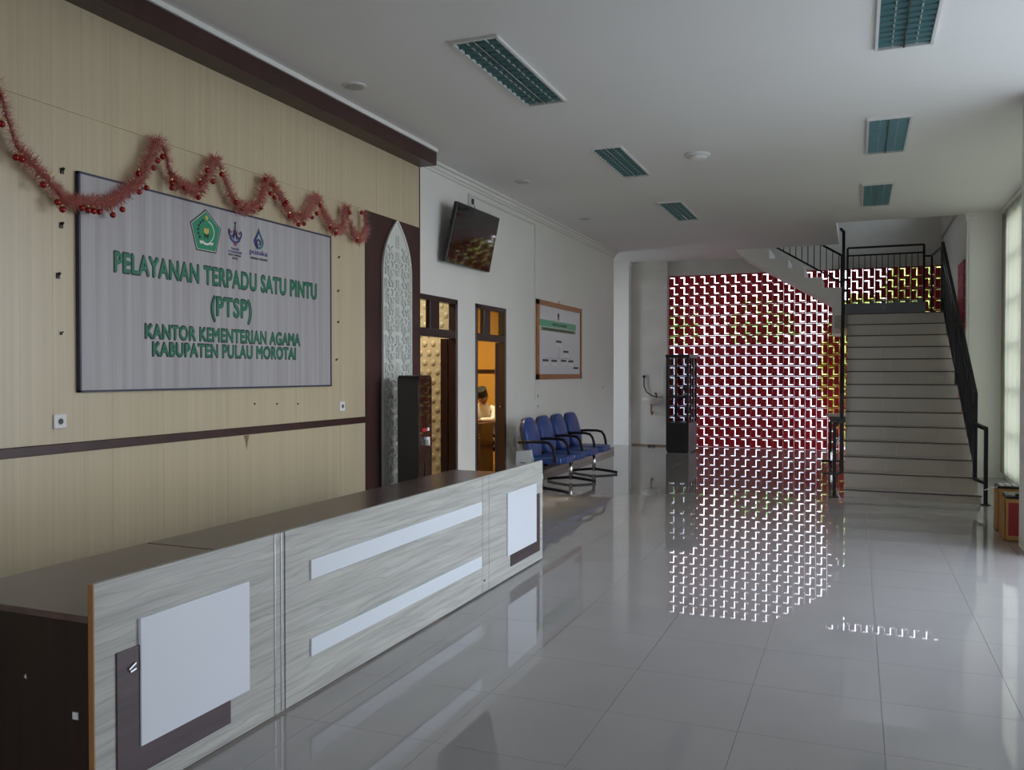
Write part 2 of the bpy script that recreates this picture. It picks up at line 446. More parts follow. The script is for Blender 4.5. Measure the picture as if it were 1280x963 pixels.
# wall round the nook at the far left
nb = MB().box(-5.6, -5.45, 15.6, 15.85, 0, ZC).box(-5.6, -5.45, 15.85, 17.15, 3.5, ZC).box(-5.6, -5.45, 16.45, 17.15, 0, 3.5).box(-5.6, -5.45, 17.15, 17.4, 0, ZC).box(-5.6, xo, 15.6, 15.75, 0, ZC)
nb.box(-5.6, -3.60, 17.3, 17.6, 0, ZC)
structure(nb.build('wall_nook', 'old_plaster'))
pil = MB().box(-4.76, -4.35, 17.12, 17.3, 0, ZC).box(-4.79, -4.32, 17.09, 17.3, 3.74, ZC).box(-4.77, -4.34, 17.10, 17.3, 3.70, 3.74)
structure(pil.build('pilaster', 'plaster', bevel=.004))
structure(MB().box(-4.32, -3.6, 17.285, 17.3, 0, .03).build('baseboard_back', 'rust'))

# back wall above and beside the block screen
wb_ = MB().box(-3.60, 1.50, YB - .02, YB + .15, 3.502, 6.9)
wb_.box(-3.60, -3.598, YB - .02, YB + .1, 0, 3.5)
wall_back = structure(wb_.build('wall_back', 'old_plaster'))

# right wall: entrance opening, column, window, stair pier
wr_ = MB()
wr_.box(XR, XR + .2, -3.6, 4.3, 0, ZC).box(XR, XR + .2, 4.3, 7.8, 3.55, ZC)
wr_.box(XR, XR + .2, 7.8, 8.75, 0, ZC).box(XR, XR + .2, 8.75, 13.55, 3.7, ZC).box(XR, XR + .2, 8.75, 13.55, 0, .1)
wr_.box(XR, XR + .2, 13.55, 13.85, 0, ZC)
wall_right = structure(wr_.build('wall_right', 'plaster'))
structure(MB().box(1.31, XR, 7.95, 8.44, 0, ZC).build('column', 'plaster', bevel=.006))
pr = MB().box(1.47, 2.15, 13.85, 14.9, 0, ZC).box(1.47, 1.65, 14.9, 17.1, 1.35, ZC).box(1.47, 1.65, 17.1, 17.65, 0, ZC)  # low gap under the landing added to let daylight into the back
pr.box(1.44, XR, 13.80, 13.85, 3.76, ZC).box(1.455, XR, 13.82, 13.85, 3.70, 3.76)
pr.box(1.50, XR, 13.835, 13.85, 0.0, 3.70)
structure(pr.build('wall_stair', 'plaster'))
structure(MB().box(XR - .08, XR, 8.44, 13.8, 3.76, ZC).box(XR - .04, XR, 8.44, 13.8, 3.71, 3.76).build('trim_5', 'plaster', bevel=.004))
structure(MB().box(1.42, 1.60, 13.9, 15.0, 4.0, 6.9).box(1.42, 1.60, 17.0, 17.65, 4.0, 6.9).box(1.42, 1.60, 15.0, 17.0, 4.0, 5.1).box(1.42, 1.60, 15.0, 17.0, 6.0, 6.9).build('wall_upper', 'old_plaster'))  # gap in the upper wall added to bring light into the stairwell
# rear wall behind the camera, with a doorway
rw = MB().box(XL, -1.7, -3.8, -3.6, 0, ZC).box(-0.3, 2.15, -3.8, -3.6, 0, ZC).box(-1.7, -0.3, -3.8, -3.6, 2.8, ZC)
structure(rw.build('wall_rear', 'plaster'))

# tall window with muntins, seen through a sheer curtain
w1 = structure(MB().box(2.0, 2.06, 8.75, 8.82, .1, 3.7).box(2.0, 2.06, 13.48, 13.55, .1, 3.7).box(2.0, 2.06, 8.75, 13.55, 3.63, 3.7).box(2.0, 2.06, 8.75, 13.55, .1, .17).build('window_1', 'fitting_white'))
for k in range(1, 6):
    MB().box(2.01, 2.05, 8.82, 13.48, .1 + .6 * k - .025, .1 + .6 * k + .025).build('muntin', 'fitting_white', w1)
for k in range(1, 4):
    MB().box(2.01, 2.05, 8.75 + 1.2 * k - .03, 8.75 + 1.2 * k + .03, .17, 3.63).build('mullion', 'fitting_white', w1)
MB().box(2.028, 2.034, 8.82, 13.48, .17, 3.63).build('pane', 'glass', w1)
cb = MB(); npl = 260; vs_ = []; fs_ = []
for k in range(npl + 1):
    y = 8.62 + (13.75 - 8.62) * k / npl
    x = 1.915 + 0.016 * math.sin(y * 42) + 0.006 * math.sin(y * 17.3 + 1)
    vs_ += [(x, y, 0.10), (x + .006 * math.sin(y * 5), y, 1.9), (x, y, 3.74)]
for k in range(npl):
    for j in (0, 1): fs_.append((k * 3 + j, (k + 1) * 3 + j, (k + 1) * 3 + j + 1, k * 3 + j + 1))
cb.add(vs_, fs_)
cur = thing('sheer_curtain', (1.915, 11.2, .10), 'sheer greenish white pleated curtain hanging over the tall window on the right', 'curtain')
cb.build('cloth', 'sheer_curtain', cur, smooth=True)
MB().tube([(1.915, 8.5, 3.75), (1.915, 13.79, 3.75)], .012).build('curtain_rail', 'fitting_white', cur)

# ------------------------------------------------------------------ block screen: pierced red blocks
BP = 3.50 / 17.0                              # pitch
def block_mesh():
    xs = [0.0, .10, .46, .56, .90, 1.0]; ys = [0.0, .135, .225, .785, .87, 1.0]      # ys from the top down
    def cell(i, j):
        xm, ym = (xs[i] + xs[i + 1]) / 2, (ys[j] + ys[j + 1]) / 2
        hole = (.10 < xm < .56 and .135 < ym < .225) or (.46 < xm < .56 and .135 < ym < .87) or (.46 < xm < .90 and .785 < ym < .87)
        if hole: return None
        if .56 < xm < .90 and .135 < ym < .785: return .016
        if .10 < xm < .46 and .225 < ym < .87: return .009
        return 0.0
    b = MB(); n = len(xs) - 1; D = .045
    g = .004
    X = [(-.5 + x) * BP for x in xs]; Z = [(.5 - y) * BP for y in ys]
    X[0] += g / 2; X[-1] -= g / 2; Z[0] -= g / 2; Z[-1] += g / 2
    def quad(a, b_, c, d): b.add([a, b_, c, d], [(0, 1, 2, 3)])
    for i in range(n):
        for j in range(n):
            h = cell(i, j)
            if h is None: continue
            x0, x1, z0, z1 = X[i], X[i + 1], Z[j + 1], Z[j]
            quad((x0, h, z0), (x1, h, z0), (x1, h, z1), (x0, h, z1)); quad((x0, D, z0), (x1, D, z0), (x1, D, z1), (x0, D, z1))
            for di, dj, e in ((-1, 0, ((x0, z0), (x0, z1))), (1, 0, ((x1, z0), (x1, z1))), (0, -1, ((x0, z1), (x1, z1))), (0, 1, ((x0, z0), (x1, z0)))):
                ii, jj = i + di, j + dj
                hn = cell(ii, jj) if 0 <= ii < n and 0 <= jj < n else None
                far = D if hn is None else hn
                if far > h:
                    (xa, za), (xb, zb) = e
                    quad((xa, h, za), (xb, h, zb), (xb, far, zb), (xa, far, za))
    return b
screen = structure(MB().box(-3.60, -3.597, YB, YB + .055, 0, 3.5).build('wall_screen', 'block_red'))
screen.location = (0, 0, 0)
bproto = bgrey = None
nfield = MB(); bm_src = block_mesh(); nb_ = 0
ncol = 25
def stair_hides(x, z):
    xp, zp = x * 16.25 / YB, 1.5 + (z - 1.5) * 16.25 / YB
    under = 2.74 + (-.41 - xp) * .60
    return -1.7 < xp < -.45 and under + .10 < zp < under + .26
for i in range(ncol):
    for j in range(17):
        x, z = -3.60 + (i + .5) * BP, 3.5 - (j + .5) * BP
        shown = (x < -.12) or j < 4
        if shown and stair_hides(x, z): shown = False
        if shown and -3.25 < x < -2.95 and z < .45: shown = False        # behind the display cabinet
        if shown:
            grey = j == 3 and -.15 < x < 1.05
            if grey:
                if bgrey is None:
                    bgrey = bm_src.build('block', 'block_grey', screen, label='block painted grey'); bgrey.location = (x, YB, z)
                else: share('block', bgrey, screen, (x, YB, z), label='block painted grey')
            elif bproto is None:
                bproto = bm_src.build('block', 'block_red', screen); bproto.location = (x, YB, z)
            else: share('block', bproto, screen, (x, YB, z))
            nb_ += 1
        else:
            n = len(nfield.v)
            nfield.v += [(a + x, b + YB, c + z) for a, b, c in bm_src.v]; nfield.f += [tuple(q + n for q in f) for f in bm_src.f]
print('blocks as parts:', nb_)
nfield.build('block_field', 'block_red', screen, kind='stuff')
# red blocks in the side window of the stairwell
sd = MB()
for j in range(12):
    for i in range(4):
        sd.box(1.452, 1.47, 14.05 + i * .2, 14.05 + i * .2 + .185, .9 + j * .19, .9 + j * .19 + .18)
sdo = sd.build('side_blocks', 'block_red', None, kind='structure'); sdo.name = 'trim_6'

# ================================================================== OUTSIDE THE SCREEN
structure(MB().box(-40, 40, -30, 60, -.6, -.3).build('ground', 'ground_concrete'))
bw = thing('outside_building', (-3, 30, -.3), 'pale neighbouring building seen through the holes of the red block screen', 'building')
MB().box(-14, 1.0, 30, 34, -.3, 2.35).build('wall', 'outside_white', bw)
MB().box(-14.3, 1.3, 29.7, 34.3, 2.35, 2.5).build('roof', 'outside_white', bw)
def tree(name, x, y, h, r, m, label, cat='tree', dense=260, seed=1, tall=.8):
    rnd = random.Random(seed); t = thing(name, (x, y, -.3), label, cat)
    b = MB()
    for k in range(dense):
        a, c, q = rnd.uniform(0, 2 * PI), rnd.uniform(-1, 1), rnd.random() ** .4
        s_ = math.sqrt(1 - c * c)
        p = Vector((x + r * q * s_ * math.cos(a), y + r * .7 * q * s_ * math.sin(a), h + r * tall * q * c))
        d = Vector((rnd.gauss(0, 1), rnd.gauss(0, 1), rnd.gauss(0, .6))).normalized(); e = d.orthogonal().normalized()
        l = .16 + .12 * rnd.random()
        b.add([p - d * l, p + e * l * .5, p + d * l, p - e * l * .5], [(0, 1, 2, 3)])
    b.build('foliage', m, t, kind='stuff')
    MB().tube([(x, y, -.3), (x + .05, y, h * .5), (x, y, h)], .12, r2=.05).build('trunk', 'bark', t)
tree('tree', -7.6, 37, 3.3, 1.5, 'leaf_green', 'leftmost green tree beyond the red block screen', seed=2)
tree('tree', -3.7, 37, 3.4, 1.55, 'leaf_green', 'green tree in the middle beyond the red block screen', seed=3)
tree('tree', 0.2, 37, 3.3, 1.5, 'leaf_green', 'green tree beyond the stair end of the block screen', seed=4)
tree('shrub', 0.10, 22.5, 1.55, .92, 'leaf_yellow', 'yellow green shrub behind the block screen beside the stairs', 'shrub', dense=1500, seed=5, tall=2.1)
tree('shrub', 1.75, 24, 3.6, 1.15, 'leaf_yellow', 'tall yellow green shrub behind the screen above the landing', 'shrub', dense=1100, seed=6, tall=1.2)

# ================================================================== DOORS AND OFFICES
def door(n, y0, y1, mull):
    x0, x1 = xo - .005, XL + .012
    fr = MB()
    fr.box(x0, x1, y0, y0 + .055, 0, DZ).box(x0, x1, y1 - .045, y1, 0, DZ).box(x0, x1, y0, y1, DZ - .055, DZ)
    o = structure(fr.build('door_%d' % n, 'dark_frame', bevel=.003))
    MB().box(x0 + .03, x1, y0 + .05, y1 - .05, 1.90, 1.99).build('transom_bar', 'dark_frame', o, bevel=.003)
    MB().box(x0 + .03, x1 - .01, mull[0], mull[1], 1.99, DZ - .05).build('transom_mullion', 'dark_frame', o, bevel=.003)
    for a, b in ((y0 + .055, mull[0]), (mull[1], y1 - .06)):
        MB().box(XL - .06, XL - .055, a, b, 1.99, DZ - .055).build('transom_pane', 'glass', o)
    return o
d1 = door(1, D1[0], D1[1], (8.22, 8.44)); d2 = door(2, D2[0], D2[1], (9.66, 9.86))
# door leaves swung into the offices
def leaf(o, hy, ang, w=.80, handle=True):
    h = Vector((xo - .02, hy, 0)); d = Vector((-math.sin(ang), math.cos(ang), 0)); nrm = Vector((d.y, -d.x, 0))
    b = MB(); e = h + d * w
    b.bar((h.x, h.y, 0.96), (e.x, e.y, 0.96), .04, 1.88)
    lf = b.build('door_leaf', 'dark_frame', o)
    if handle:
        p = h + d * .035 + nrm * .03
        hb = MB().box(p.x - .008, p.x + .008, p.y - .03, p.y + .012, .92, 1.14)
        hb.tube([(p.x + .01, p.y - .01, 1.06), (p.x + .05, p.y - .03, 1.06), (p.x + .05, p.y - .09, 1.06)], .008)
        hb.build('door_handle', 'steel', lf, label='steel lever handle on a long plate')
leaf(d2, D2[1] - .05, math.radians(24))
leaf(d1, D1[1] - .03, math.radians(85), w=.09, handle=False)

rm = MB()
rm.box(-7.2, xo, 9.06, 9.18, 0, 3.0)                       # partition
structure(rm.build('wall_partition', 'cream_wall'))
structure(MB().box(-7.2, -7.08, 5.5, 13.0, 0, 3.0).build('wall_office_outer', 'cream_wall'))
structure(MB().box(-7.2, xo, 5.4, 5.5, 0, 3.0).build('wall_office_front', 'cream_wall'))
structure(MB().box(-7.2, xo, 12.8, 12.95, 0, 3.0).build('wall_office_back', 'ochre_wall'))
structure(MB().box(-4.93, xo, 11.62, 11.8, 0, 3.0).build('wall_office_pier', 'ochre_wall'))
structure(MB().box(-7.08, -7.06, 9.18, 12.8, 0, 3).build('wall_office_left', 'ochre_wall'))
structure(MB().box(-7.2, xo, 5.4, 13.0, 3.0, 3.1).build('ceiling_offices', 'plaster'))
structure(MB().box(-7.0, -4.93, 12.78, 12.8, 1.50, 1.56).box(-4.93, xo, 11.60, 11.62, 1.47, 1.53).box(-4.93, xo, 11.60, 11.62, .40, .47).build('trim_7', 'dark_frame'))
# embossed cream panel seen through the first door
def relief(b, face, u0, u1, z0, z1, pitch, t, pz=None):
    """face(u, z, d) -> point; crescents and small bars standing proud"""
    pz = pz or pitch; nz = int((z1 - z0) / pz); nu = max(1, int((u1 - u0) / pitch))
    for j in range(nz):
        for i in range(nu):
            cu_, cz = u0 + (i + .5) * (u1 - u0) / nu, z0 + (j + .5) * pz
            yield i, j, cu_, cz
pb = MB(); pb.box(-5.6, xo - .01, 9.03, 9.06, 0, 2.95)
n_ = 14
for j in range(26):
    for i in range(9):
        cx, cz = xo - .08 - i * .112 - (.056 if j % 2 else 0), .06 + j * .112
        pb.lathe([(.034, 0), (.030, .012), (.012, .018)], (cx, 9.03, cz), n=8, axis='y')
emb = pb.build('embossed_panel', 'relief_cream', None)
tag(emb, 'cream embossed wall panel with rows of bumps inside the first doorway', 'wall panel')

# ================================================================== ARCHED LATTICE
ar = thing('arched_panel', (BX, 7.29, 0), 'tall white carved lattice panel with pointed arch on maroon backing', 'wall panel')
A0, A1, AS, AT = 7.02, 7.565, 2.46, 2.99
am = (A0 + A1) / 2
pts = [(A0, 0.02), (A1, 0.02), (A1, AS)]
for k in range(1, 11):
    t = k / 11; pts.append((am + (A1 - am) * (1 - t ** 2.2), AS + (AT - AS) * t))
pts.append((am, AT))
pts += [(2 * am - y, z) for y, z in reversed(pts[2:-1])]
def inside(y, z, mg=.02):
    if z < AS: return A0 + mg < y < A1 - mg and z > .05
    t = min(1, (z - AS) / (AT - AS)); hw = (A1 - am) * (1 - t ** 2.2)
    return abs(y - am) < hw - mg and z < AT - .06
MB().prism([(BX + .006, y, z) for y, z in pts], (.014, 0, 0)).build('back_board', 'lattice_back', ar)
lb = MB(); x0 = BX + .020; H_ = .020
P_ = .27
def ring(b, y, z, r0, r1, n=14, a0=0, a1=2 * PI):
    full_ = abs(a1 - a0 - 2 * PI) < 1e-6; m_ = n if full_ else n + 1; vs2 = []
    for k in range(m_):
        a = a0 + (a1 - a0) * k / n
        for r in (r0, r1):
            for d in (0, H_): vs2.append((x0 + d, y + r * math.cos(a), z + r * math.sin(a)))
    fs2 = []
    for k in range(n):
        p, q = 4 * k, 4 * ((k + 1) % m_)
        fs2 += [(p + 1, p + 3, q + 3, q + 1), (p, p + 1, q + 1, q), (p + 2, q + 2, q + 3, p + 3)]
    b.add(vs2, fs2)
def strip(b, ya, za, yb, zb, w=.014):
    if inside(ya, za, .012) and inside(yb, zb, .012):
        b.bar((x0 + H_ / 2, ya, za), (x0 + H_ / 2, yb, zb), w, H_, up=(1, 0, 0))
for j in range(12):
    for i in range(2):
        y, z = am + (i - .5) * P_, .12 + j * P_
        if inside(y, z, .05):
            ring(lb, y, z, .036, .052)
            for k in range(8):
                a = k * PI / 4; strip(lb, y + .05 * math.cos(a), z + .05 * math.sin(a), y + .105 * math.cos(a + .3), z + .105 * math.sin(a + .3))
                strip(lb, y + .105 * math.cos(a + .3), z + .105 * math.sin(a + .3), y + .105 * math.cos(a + PI / 4 - .3), z + .105 * math.sin(a + PI / 4 - .3))
        zz = z + P_ / 2
        for s_ in (-1, 1):
            strip(lb, y - .045, zz - s_ * .045, y + .045, zz + s_ * .045)
    for off in (-.27, -.235, -.018, .018, .235, .27):
        zz = .12 + j * P_
        strip(lb, am + off * .96, zz - .10, am + off * .96, zz + .02); strip(lb, am + off * .9, zz + .04, am + off * .9, zz + .13)
lb.build('lattice', 'lattice_white', ar)
ob = MB()
for k in range(len(pts)):
    (ya, za), (yb, zb) = pts[k], pts[(k + 1) % len(pts)]
    ob.bar((x0 + .008, ya, za), (x0 + .008, yb, zb), .016, .016, up=(1, 0, 0))
ob.build('edge_moulding', 'lattice_white', ar)

# ================================================================== SIGN BOARD
SY0, SY1, SZ0, SZ1 = 3.615, 6.163, 1.388, 2.671
sg = thing('sign_board', (BX, (SY0 + SY1) / 2, SZ0), 'large grey service counter sign with green Indonesian lettering on beige wall', 'sign')
SX = BX + .022
MB().box(BX, SX, SY0 + .008, SY1 - .008, SZ0 + .008, SZ1 - .008).build('board', 'sign_face', sg)
MB().box(BX, SX + .006, SY0, SY0 + .012, SZ0, SZ1).box(BX, SX + .006, SY1 - .012, SY1, SZ0, SZ1).box(BX, SX + .006, SY0, SY1, SZ0, SZ0 + .012).box(BX, SX + .006, SY0, SY1, SZ1 - .012, SZ1).build('border', 'sign_border', sg)
def sign_line(body, y0, y1, z0, z1, fat):
    text_part(body, 'lettering_outline', 'sign_dark', sg, y0 - .009, y1 + .009, z0 - .009, z1 + .009, SX, .0015, fat + .012, space=1.06)
    text_part(body, 'lettering', 'sign_green', sg, y0, y1, z0, z1, SX + .0015, .002, fat, space=1.06)
sign_line('PELAYANAN TERPADU SATU PINTU', 3.872, 5.948, 2.118, 2.240, .031)
sign_line('(PTSP)', 4.705, 5.124, 1.866, 2.038, .028)
sign_line('KANTOR KEMENTERIAN AGAMA', 4.112, 5.718, 1.724, 1.812, .030)
sign_line('KABUPATEN PULAU MOROTAI', 4.172, 5.660, 1.613, 1.698, .030)
def flat(name, m, poly, x, d=.0015):
    return MB().prism([(x, y, z) for y, z in poly], (d, 0, 0)).build(name, m, sg)
pent = [(4.654, 2.635), (4.805, 2.520), (4.754, 2.341), (4.560, 2.341), (4.503, 2.523)]
pc = (4.655, 2.47)
def shrink(poly, k): return [(pc[0] + (y - pc[0]) * k, pc[1] + (z - pc[1]) * k) for y, z in poly]
flat('emblem_edge', 'sign_dark', pent, SX); flat('emblem_line', 'logo_white', shrink(pent, .93), SX + .0015); flat('emblem_field', 'logo_green', shrink(pent, .90), SX + .003)
EX = SX + .0045
star = []
for k in range(10):
    r = .024 if k % 2 == 0 else .010; a = PI / 2 + k * PI / 5; star.append((4.657 + r * math.cos(a), 2.575 + r * math.sin(a)))
flat('star', 'logo_gold', star, EX)
flat('book', 'logo_gold', [(4.633, 2.505), (4.655, 2.498), (4.677, 2.505), (4.680, 2.475), (4.655, 2.458), (4.630, 2.475)], EX)
flat('book_stand', 'sign_dark', [(4.630, 2.462), (4.680, 2.462), (4.670, 2.43), (4.655, 2.45), (4.640, 2.43)], EX)
def arc(y, z, r, w, a0, a1, n=18, ky=1, kz=1):
    o_, i_ = [], []
    for k in range(n + 1):
        a = math.radians(a0 + (a1 - a0) * k / n)
        o_.append((y + (r + w / 2) * math.cos(a) * ky, z + (r + w / 2) * math.sin(a) * kz)); i_.append((y + (r - w / 2) * math.cos(a) * ky, z + (r - w / 2) * math.sin(a) * kz))
    return o_ + i_[::-1]
def flat_arc(name, m, *a, **k):
    x = k.pop('x', EX); pl_ = arc(*a, **k); n = len(pl_) // 2; b = MB()
    for q in range(n - 1):
        b.prism([(x, *pl_[q]), (x, *pl_[q + 1]), (x, *pl_[2 * n - 2 - q]), (x, *pl_[2 * n - 1 - q])], (.0015, 0, 0))
    return b.build(name, m, sg)
flat_arc('grain_stalk', 'logo_white', 4.655, 2.48, .075, .006, -55, 75)
flat_arc('banner', 'logo_white', 4.655, 2.455, .062, .014, 225, 315)
flat('banner_end', 'logo_white', [(4.590, 2.415), (4.612, 2.405), (4.612, 2.388), (4.592, 2.395)], EX)
flat('banner_end', 'logo_white', [(4.720, 2.415), (4.698, 2.405), (4.698, 2.388), (4.718, 2.395)], EX)
cb_ = MB()
for k in range(6):
    a = math.radians(115 + k * 20); y, z = 4.655 + .078 * math.cos(a), 2.48 + .078 * math.sin(a)
    cb_.lathe([(.011, 0), (.009, .002)], (EX, y, z), n=6, axis='x')
cb_.build('cotton_branch', 'sign_dark', sg)
# second logo: a stylised dome with two curls
L2 = 4.951
flat_arc('logo_curl', 'logo_navy', 4.912, 2.515, .028, .011, 130, 400); flat_arc('logo_curl', 'logo_navy', 4.990, 2.512, .028, .011, 140, 410)
flat_arc('logo_curl', 'logo_navy', L2, 2.500, .055, .014, 200, 340, kz=.95); flat_arc('logo_curl', 'logo_navy', L2, 2.47, .018, .010, 0, 180, kz=2.2)
flat('logo_spire', 'logo_navy', [(L2 - .004, 2.525), (L2 + .004, 2.525), (L2 + .003, 2.585), (L2 - .003, 2.585)], EX)
flat('logo_spire', 'logo_navy', [(L2 - .010, 2.588), (L2, 2.578), (L2 + .010, 2.588), (L2, 2.600)], EX)
for yy_ in (4.905, 4.995): flat_arc('logo_dot', 'logo_red', yy_, 2.518, .005, .009, 0, 360, n=8)
flat_arc('logo_dot', 'logo_red', L2, 2.432, .006, .011, 0, 360, n=8)
for i, (s_, w) in enumerate((('TAHUN', .085), ('TOLERANSI', .145), ('INDONESIA', .135), ('2022', .062))):
    z = 2.392 - i * .0225
    text_part(s_, 'logo_lettering', 'logo_navy' if i < 2 else 'ink', sg, L2 - w / 2, L2 + w / 2, z, z + .016, SX, .0015, .02)
# third logo: a drop
DY = 5.213
def drop(k, dy=0, dz=0):
    return [(DY + dy + k * .055 * math.sin(a) * (1 - max(0, math.cos(a)) ** 1.3), 2.495 + dz - k * (.062 * -math.cos(a)) + (k * .04 * max(0, math.cos(a)) ** 2)) for a in [2 * PI * q / 28 for q in range(28)]]
do, di = drop(1.0), drop(.72, .002, -.002); n = 28; b1, b2 = MB(), MB()
for q in range(28):
    r_ = (q + 1) % n; tgt = b1 if q < 15 or q > 25 else b2
    tgt.prism([(EX, *do[q]), (EX, *do[r_]), (EX, *di[r_]), (EX, *di[q])], (.0015, 0, 0))
b1.build('logo_drop', 'logo_teal', sg); b2.build('logo_drop', 'logo_navy', sg)
flat_arc('logo_swirl', 'logo_navy', DY - .004, 2.482, .022, .012, -60, 250); flat('logo_swirl', 'logo_navy', [(DY - .024, 2.47), (DY - .012, 2.47), (DY - .014, 2.435), (DY - .022, 2.435)], EX)
text_part('pusaka', 'logo_lettering', 'logo_navy', sg, 5.112, 5.318, 2.378, 2.428, SX, .0015, .015)
text_part('KEMENAG SUPERAPPS', 'logo_lettering', 'ink', sg, 5.122, 5.316, 2.352, 2.368, SX, .0015, .03)

# ================================================================== TINSEL GARLAND
gp = [(-9, 95), (0, 118), (11, 154), (24, 188), (47, 212), (71, 239), (84, 252), (105, 253), (131, 254), (150, 244), (169, 229), (180, 212), (195, 177), (203, 184), (208, 197),
      (214, 220), (232, 235), (246, 240), (255, 227), (268, 200), (279, 221), (291, 249), (304, 261), (321, 257), (328, 240), (333, 224), (345, 238), (360, 262), (371, 274), (382, 268),
      (394, 247), (405, 268), (418, 287), (427, 285), (432, 260), (439, 287), (448, 299), (456, 289), (455, 264)]
gpts = [PX(u, v, x=-4.135) for u, v in gp]
gl = thing('tinsel_garland', tuple(gpts[12]), 'pink tinsel garland with red baubles looped across top of the beige wall', 'garland')
fine = []
for i in range(len(gpts) - 1):
    p0, p1, p2, p3 = gpts[max(i - 1, 0)], gpts[i], gpts[i + 1], gpts[min(i + 2, len(gpts) - 1)]
    n = max(2, int((p2 - p1).length / .004))
    for k in range(n):
        t = k / n
        fine.append(0.5 * ((2 * p1) + (p2 - p0) * t + (2 * p0 - 5 * p1 + 4 * p2 - p3) * t * t + (3 * p1 - p0 - 3 * p2 + p3) * t ** 3))
MB().tube(fine[::8], .004, n=5).build('cord', 'tinsel', gl)
tb = MB()
for i, p in enumerate(fine[:-1]):
    d = (fine[i + 1] - p).normalized()
    for q in range(8):
        r = Vector((random.gauss(0, 1), random.gauss(0, 1), random.gauss(0, 1))); r = (r - d * r.dot(d)).normalized() + d * random.uniform(-.5, .5)
        l = random.uniform(.036, .078); e = d.cross(r).normalized() * .0046
        if (p + r * l).x < BX + .008: r.x = abs(r.x)
        tb.add([p - e, p + e, p + r * l], [(0, 1, 2)])
tb.build('tinsel_strands', 'tinsel', gl, kind='stuff')
bpx = [(2, 155), (27, 199), (20, 197), (54, 231), (72, 253), (78, 262), (102, 260), (110, 263), (124, 265), (117, 264), (141, 269), (153, 262), (174, 240), (183, 235), (173, 217), (192, 210), (197, 201), (203, 196), (215, 229),
       (215, 235), (231, 235), (248, 247), (250, 229), (259, 213), (266, 227), (277, 218), (295, 253), (303, 261), (326, 260), (332, 225), (341, 231), (338, 242), (343, 247), (358, 253), (355, 256), (362, 270), (373, 281), (380, 280), (390, 272), (374, 269), (396, 267), (400, 257), (413, 285), (420, 292), (437, 266), (452, 266), (447, 301)]
bb = None
for i, (u, v) in enumerate(bpx):
    p = PX(u, v, x=-4.105 + random.uniform(-.012, .012))
    if bb is None:
        bb = MB(); m_ = 8; bb.lathe([(.018 * math.sin(PI * (k + .15) / (m_ + .3)), .018 * -math.cos(PI * (k + .15) / (m_ + .3))) for k in range(m_ + 1)], gl.location, n=12)
        bb = bb.build('bauble', 'bauble', gl, smooth=True)
        bb.location = p - gl.location
        cp = MB().lathe([(.007, 0), (.007, .009), (.003, .012)], gl.location + bb.location + Vector((0, 0, .019)), n=8).build('cap', 'gold_cap', bb)
    else:
        o = share('bauble', bb, gl, p - gl.location); share('cap', cp, o, (0, 0, 0))

# ================================================================== RECEPTION DESKS
CX = -2.334
def desk_unit(y0, y1, label, name='reception_desk'):
    t = thing(name, ((CX - .4), (y0 + y1) / 2, 0), label, 'reception desk', None)
    MB().box(CX - .018, CX, y0, y1, .012, .80).build('front_panel', 'ash_wood', t)
    MB().box(CX - .80, CX - .018, y0, y1, .665, .69).build('worktop', 'dark_top', t, bevel=.002)
    MB().box(CX - .76, CX - .03, y0 + .05, y1 - .05, .0, .012).build('plinth', 'laminate_brown', t)
    return t
dk1 = desk_unit(2.07, 3.075, 'nearest section of the reception desk, with white square panel and dark brown end')
dk2 = desk_unit(3.085, 5.325, 'long middle section of the reception desk with two white stripes')
dk3 = desk_unit(5.33, 6.40, 'far section of the reception desk with white square on brown corner')
MB().box(CX - .80, CX - .018, 2.07, 2.088, 0, .665).build('end_panel', 'dark_wood_end', dk1)
MB().box(CX - .020, CX + .001, 2.064, 2.07, .012, .80).build('edge_band', 'edge_oak', dk1)
MB().box(CX - .80, CX - .018, 6.382, 6.40, 0, .665).build('end_panel', 'dark_wood_end', dk3)
for y in (3.010, 3.054):
    MB().box(CX - .002, CX + .003, y - .004, y + .004, .012, .80).build('metal_strip', 'steel', dk1)
MB().box(CX, CX + .012, 2.257, 2.831, .187, .638).build('white_square', 'white_laminate', dk1)
MB().prism([(CX, 2.158, .09), (CX, 2.722, .09), (CX, 2.722, .187), (CX, 2.257, .187), (CX, 2.257, .545), (CX, 2.158, .545)], (.006, 0, 0)).build('brown_corner', 'laminate_brown', dk1)
MB().bar((CX + .010, 2.205, .475), (CX + .010, 2.235, .490), .006).bar((CX + .010, 2.21, .465), (CX + .010, 2.235, .470), .006).build('bent_bracket', 'steel', dk1)
p = PX(95, 895, y=2.07)
MB().box(p.x - .012, p.x + .012, 2.066, 2.07, p.z - .012, p.z + .012).build('sticker', 'paper', dk1, label='small white sticker')
p = PX(32, 847, y=2.07)
MB().prism([(p.x - .006, 2.068, p.z), (p.x + .006, 2.068, p.z - .004), (p.x + .002, 2.068, p.z + .012)], (0, .002, 0)).build('sticker', 'paper', dk1, label='torn scrap of white sticker')
for z0, z1 in ((.547, .637), (.190, .272)):
    MB().box(CX, CX + .010, 3.265, 5.190, z0, z1).build('white_stripe', 'white_laminate', dk2, bevel=.001)
MB().box(CX, CX + .003, 5.235, 5.26, .085, .098).build('maker_plate', 'steel', dk2)
for y in (5.215,):
    MB().box(CX - .002, CX + .0015, y - .0015, y + .0015, .012, .80).build('groove_strip', 'steel', dk2)
MB().box(CX, CX + .012, 5.641, 6.233, .178, .634).build('white_square', 'white_laminate', dk3)
MB().prism([(CX, 5.717, .088), (CX, 6.323, .088), (CX, 6.323, .545), (CX, 6.233, .545), (CX, 6.233, .178), (CX, 5.717, .178)], (.006, 0, 0)).build('brown_corner', 'laminate_brown', dk3)
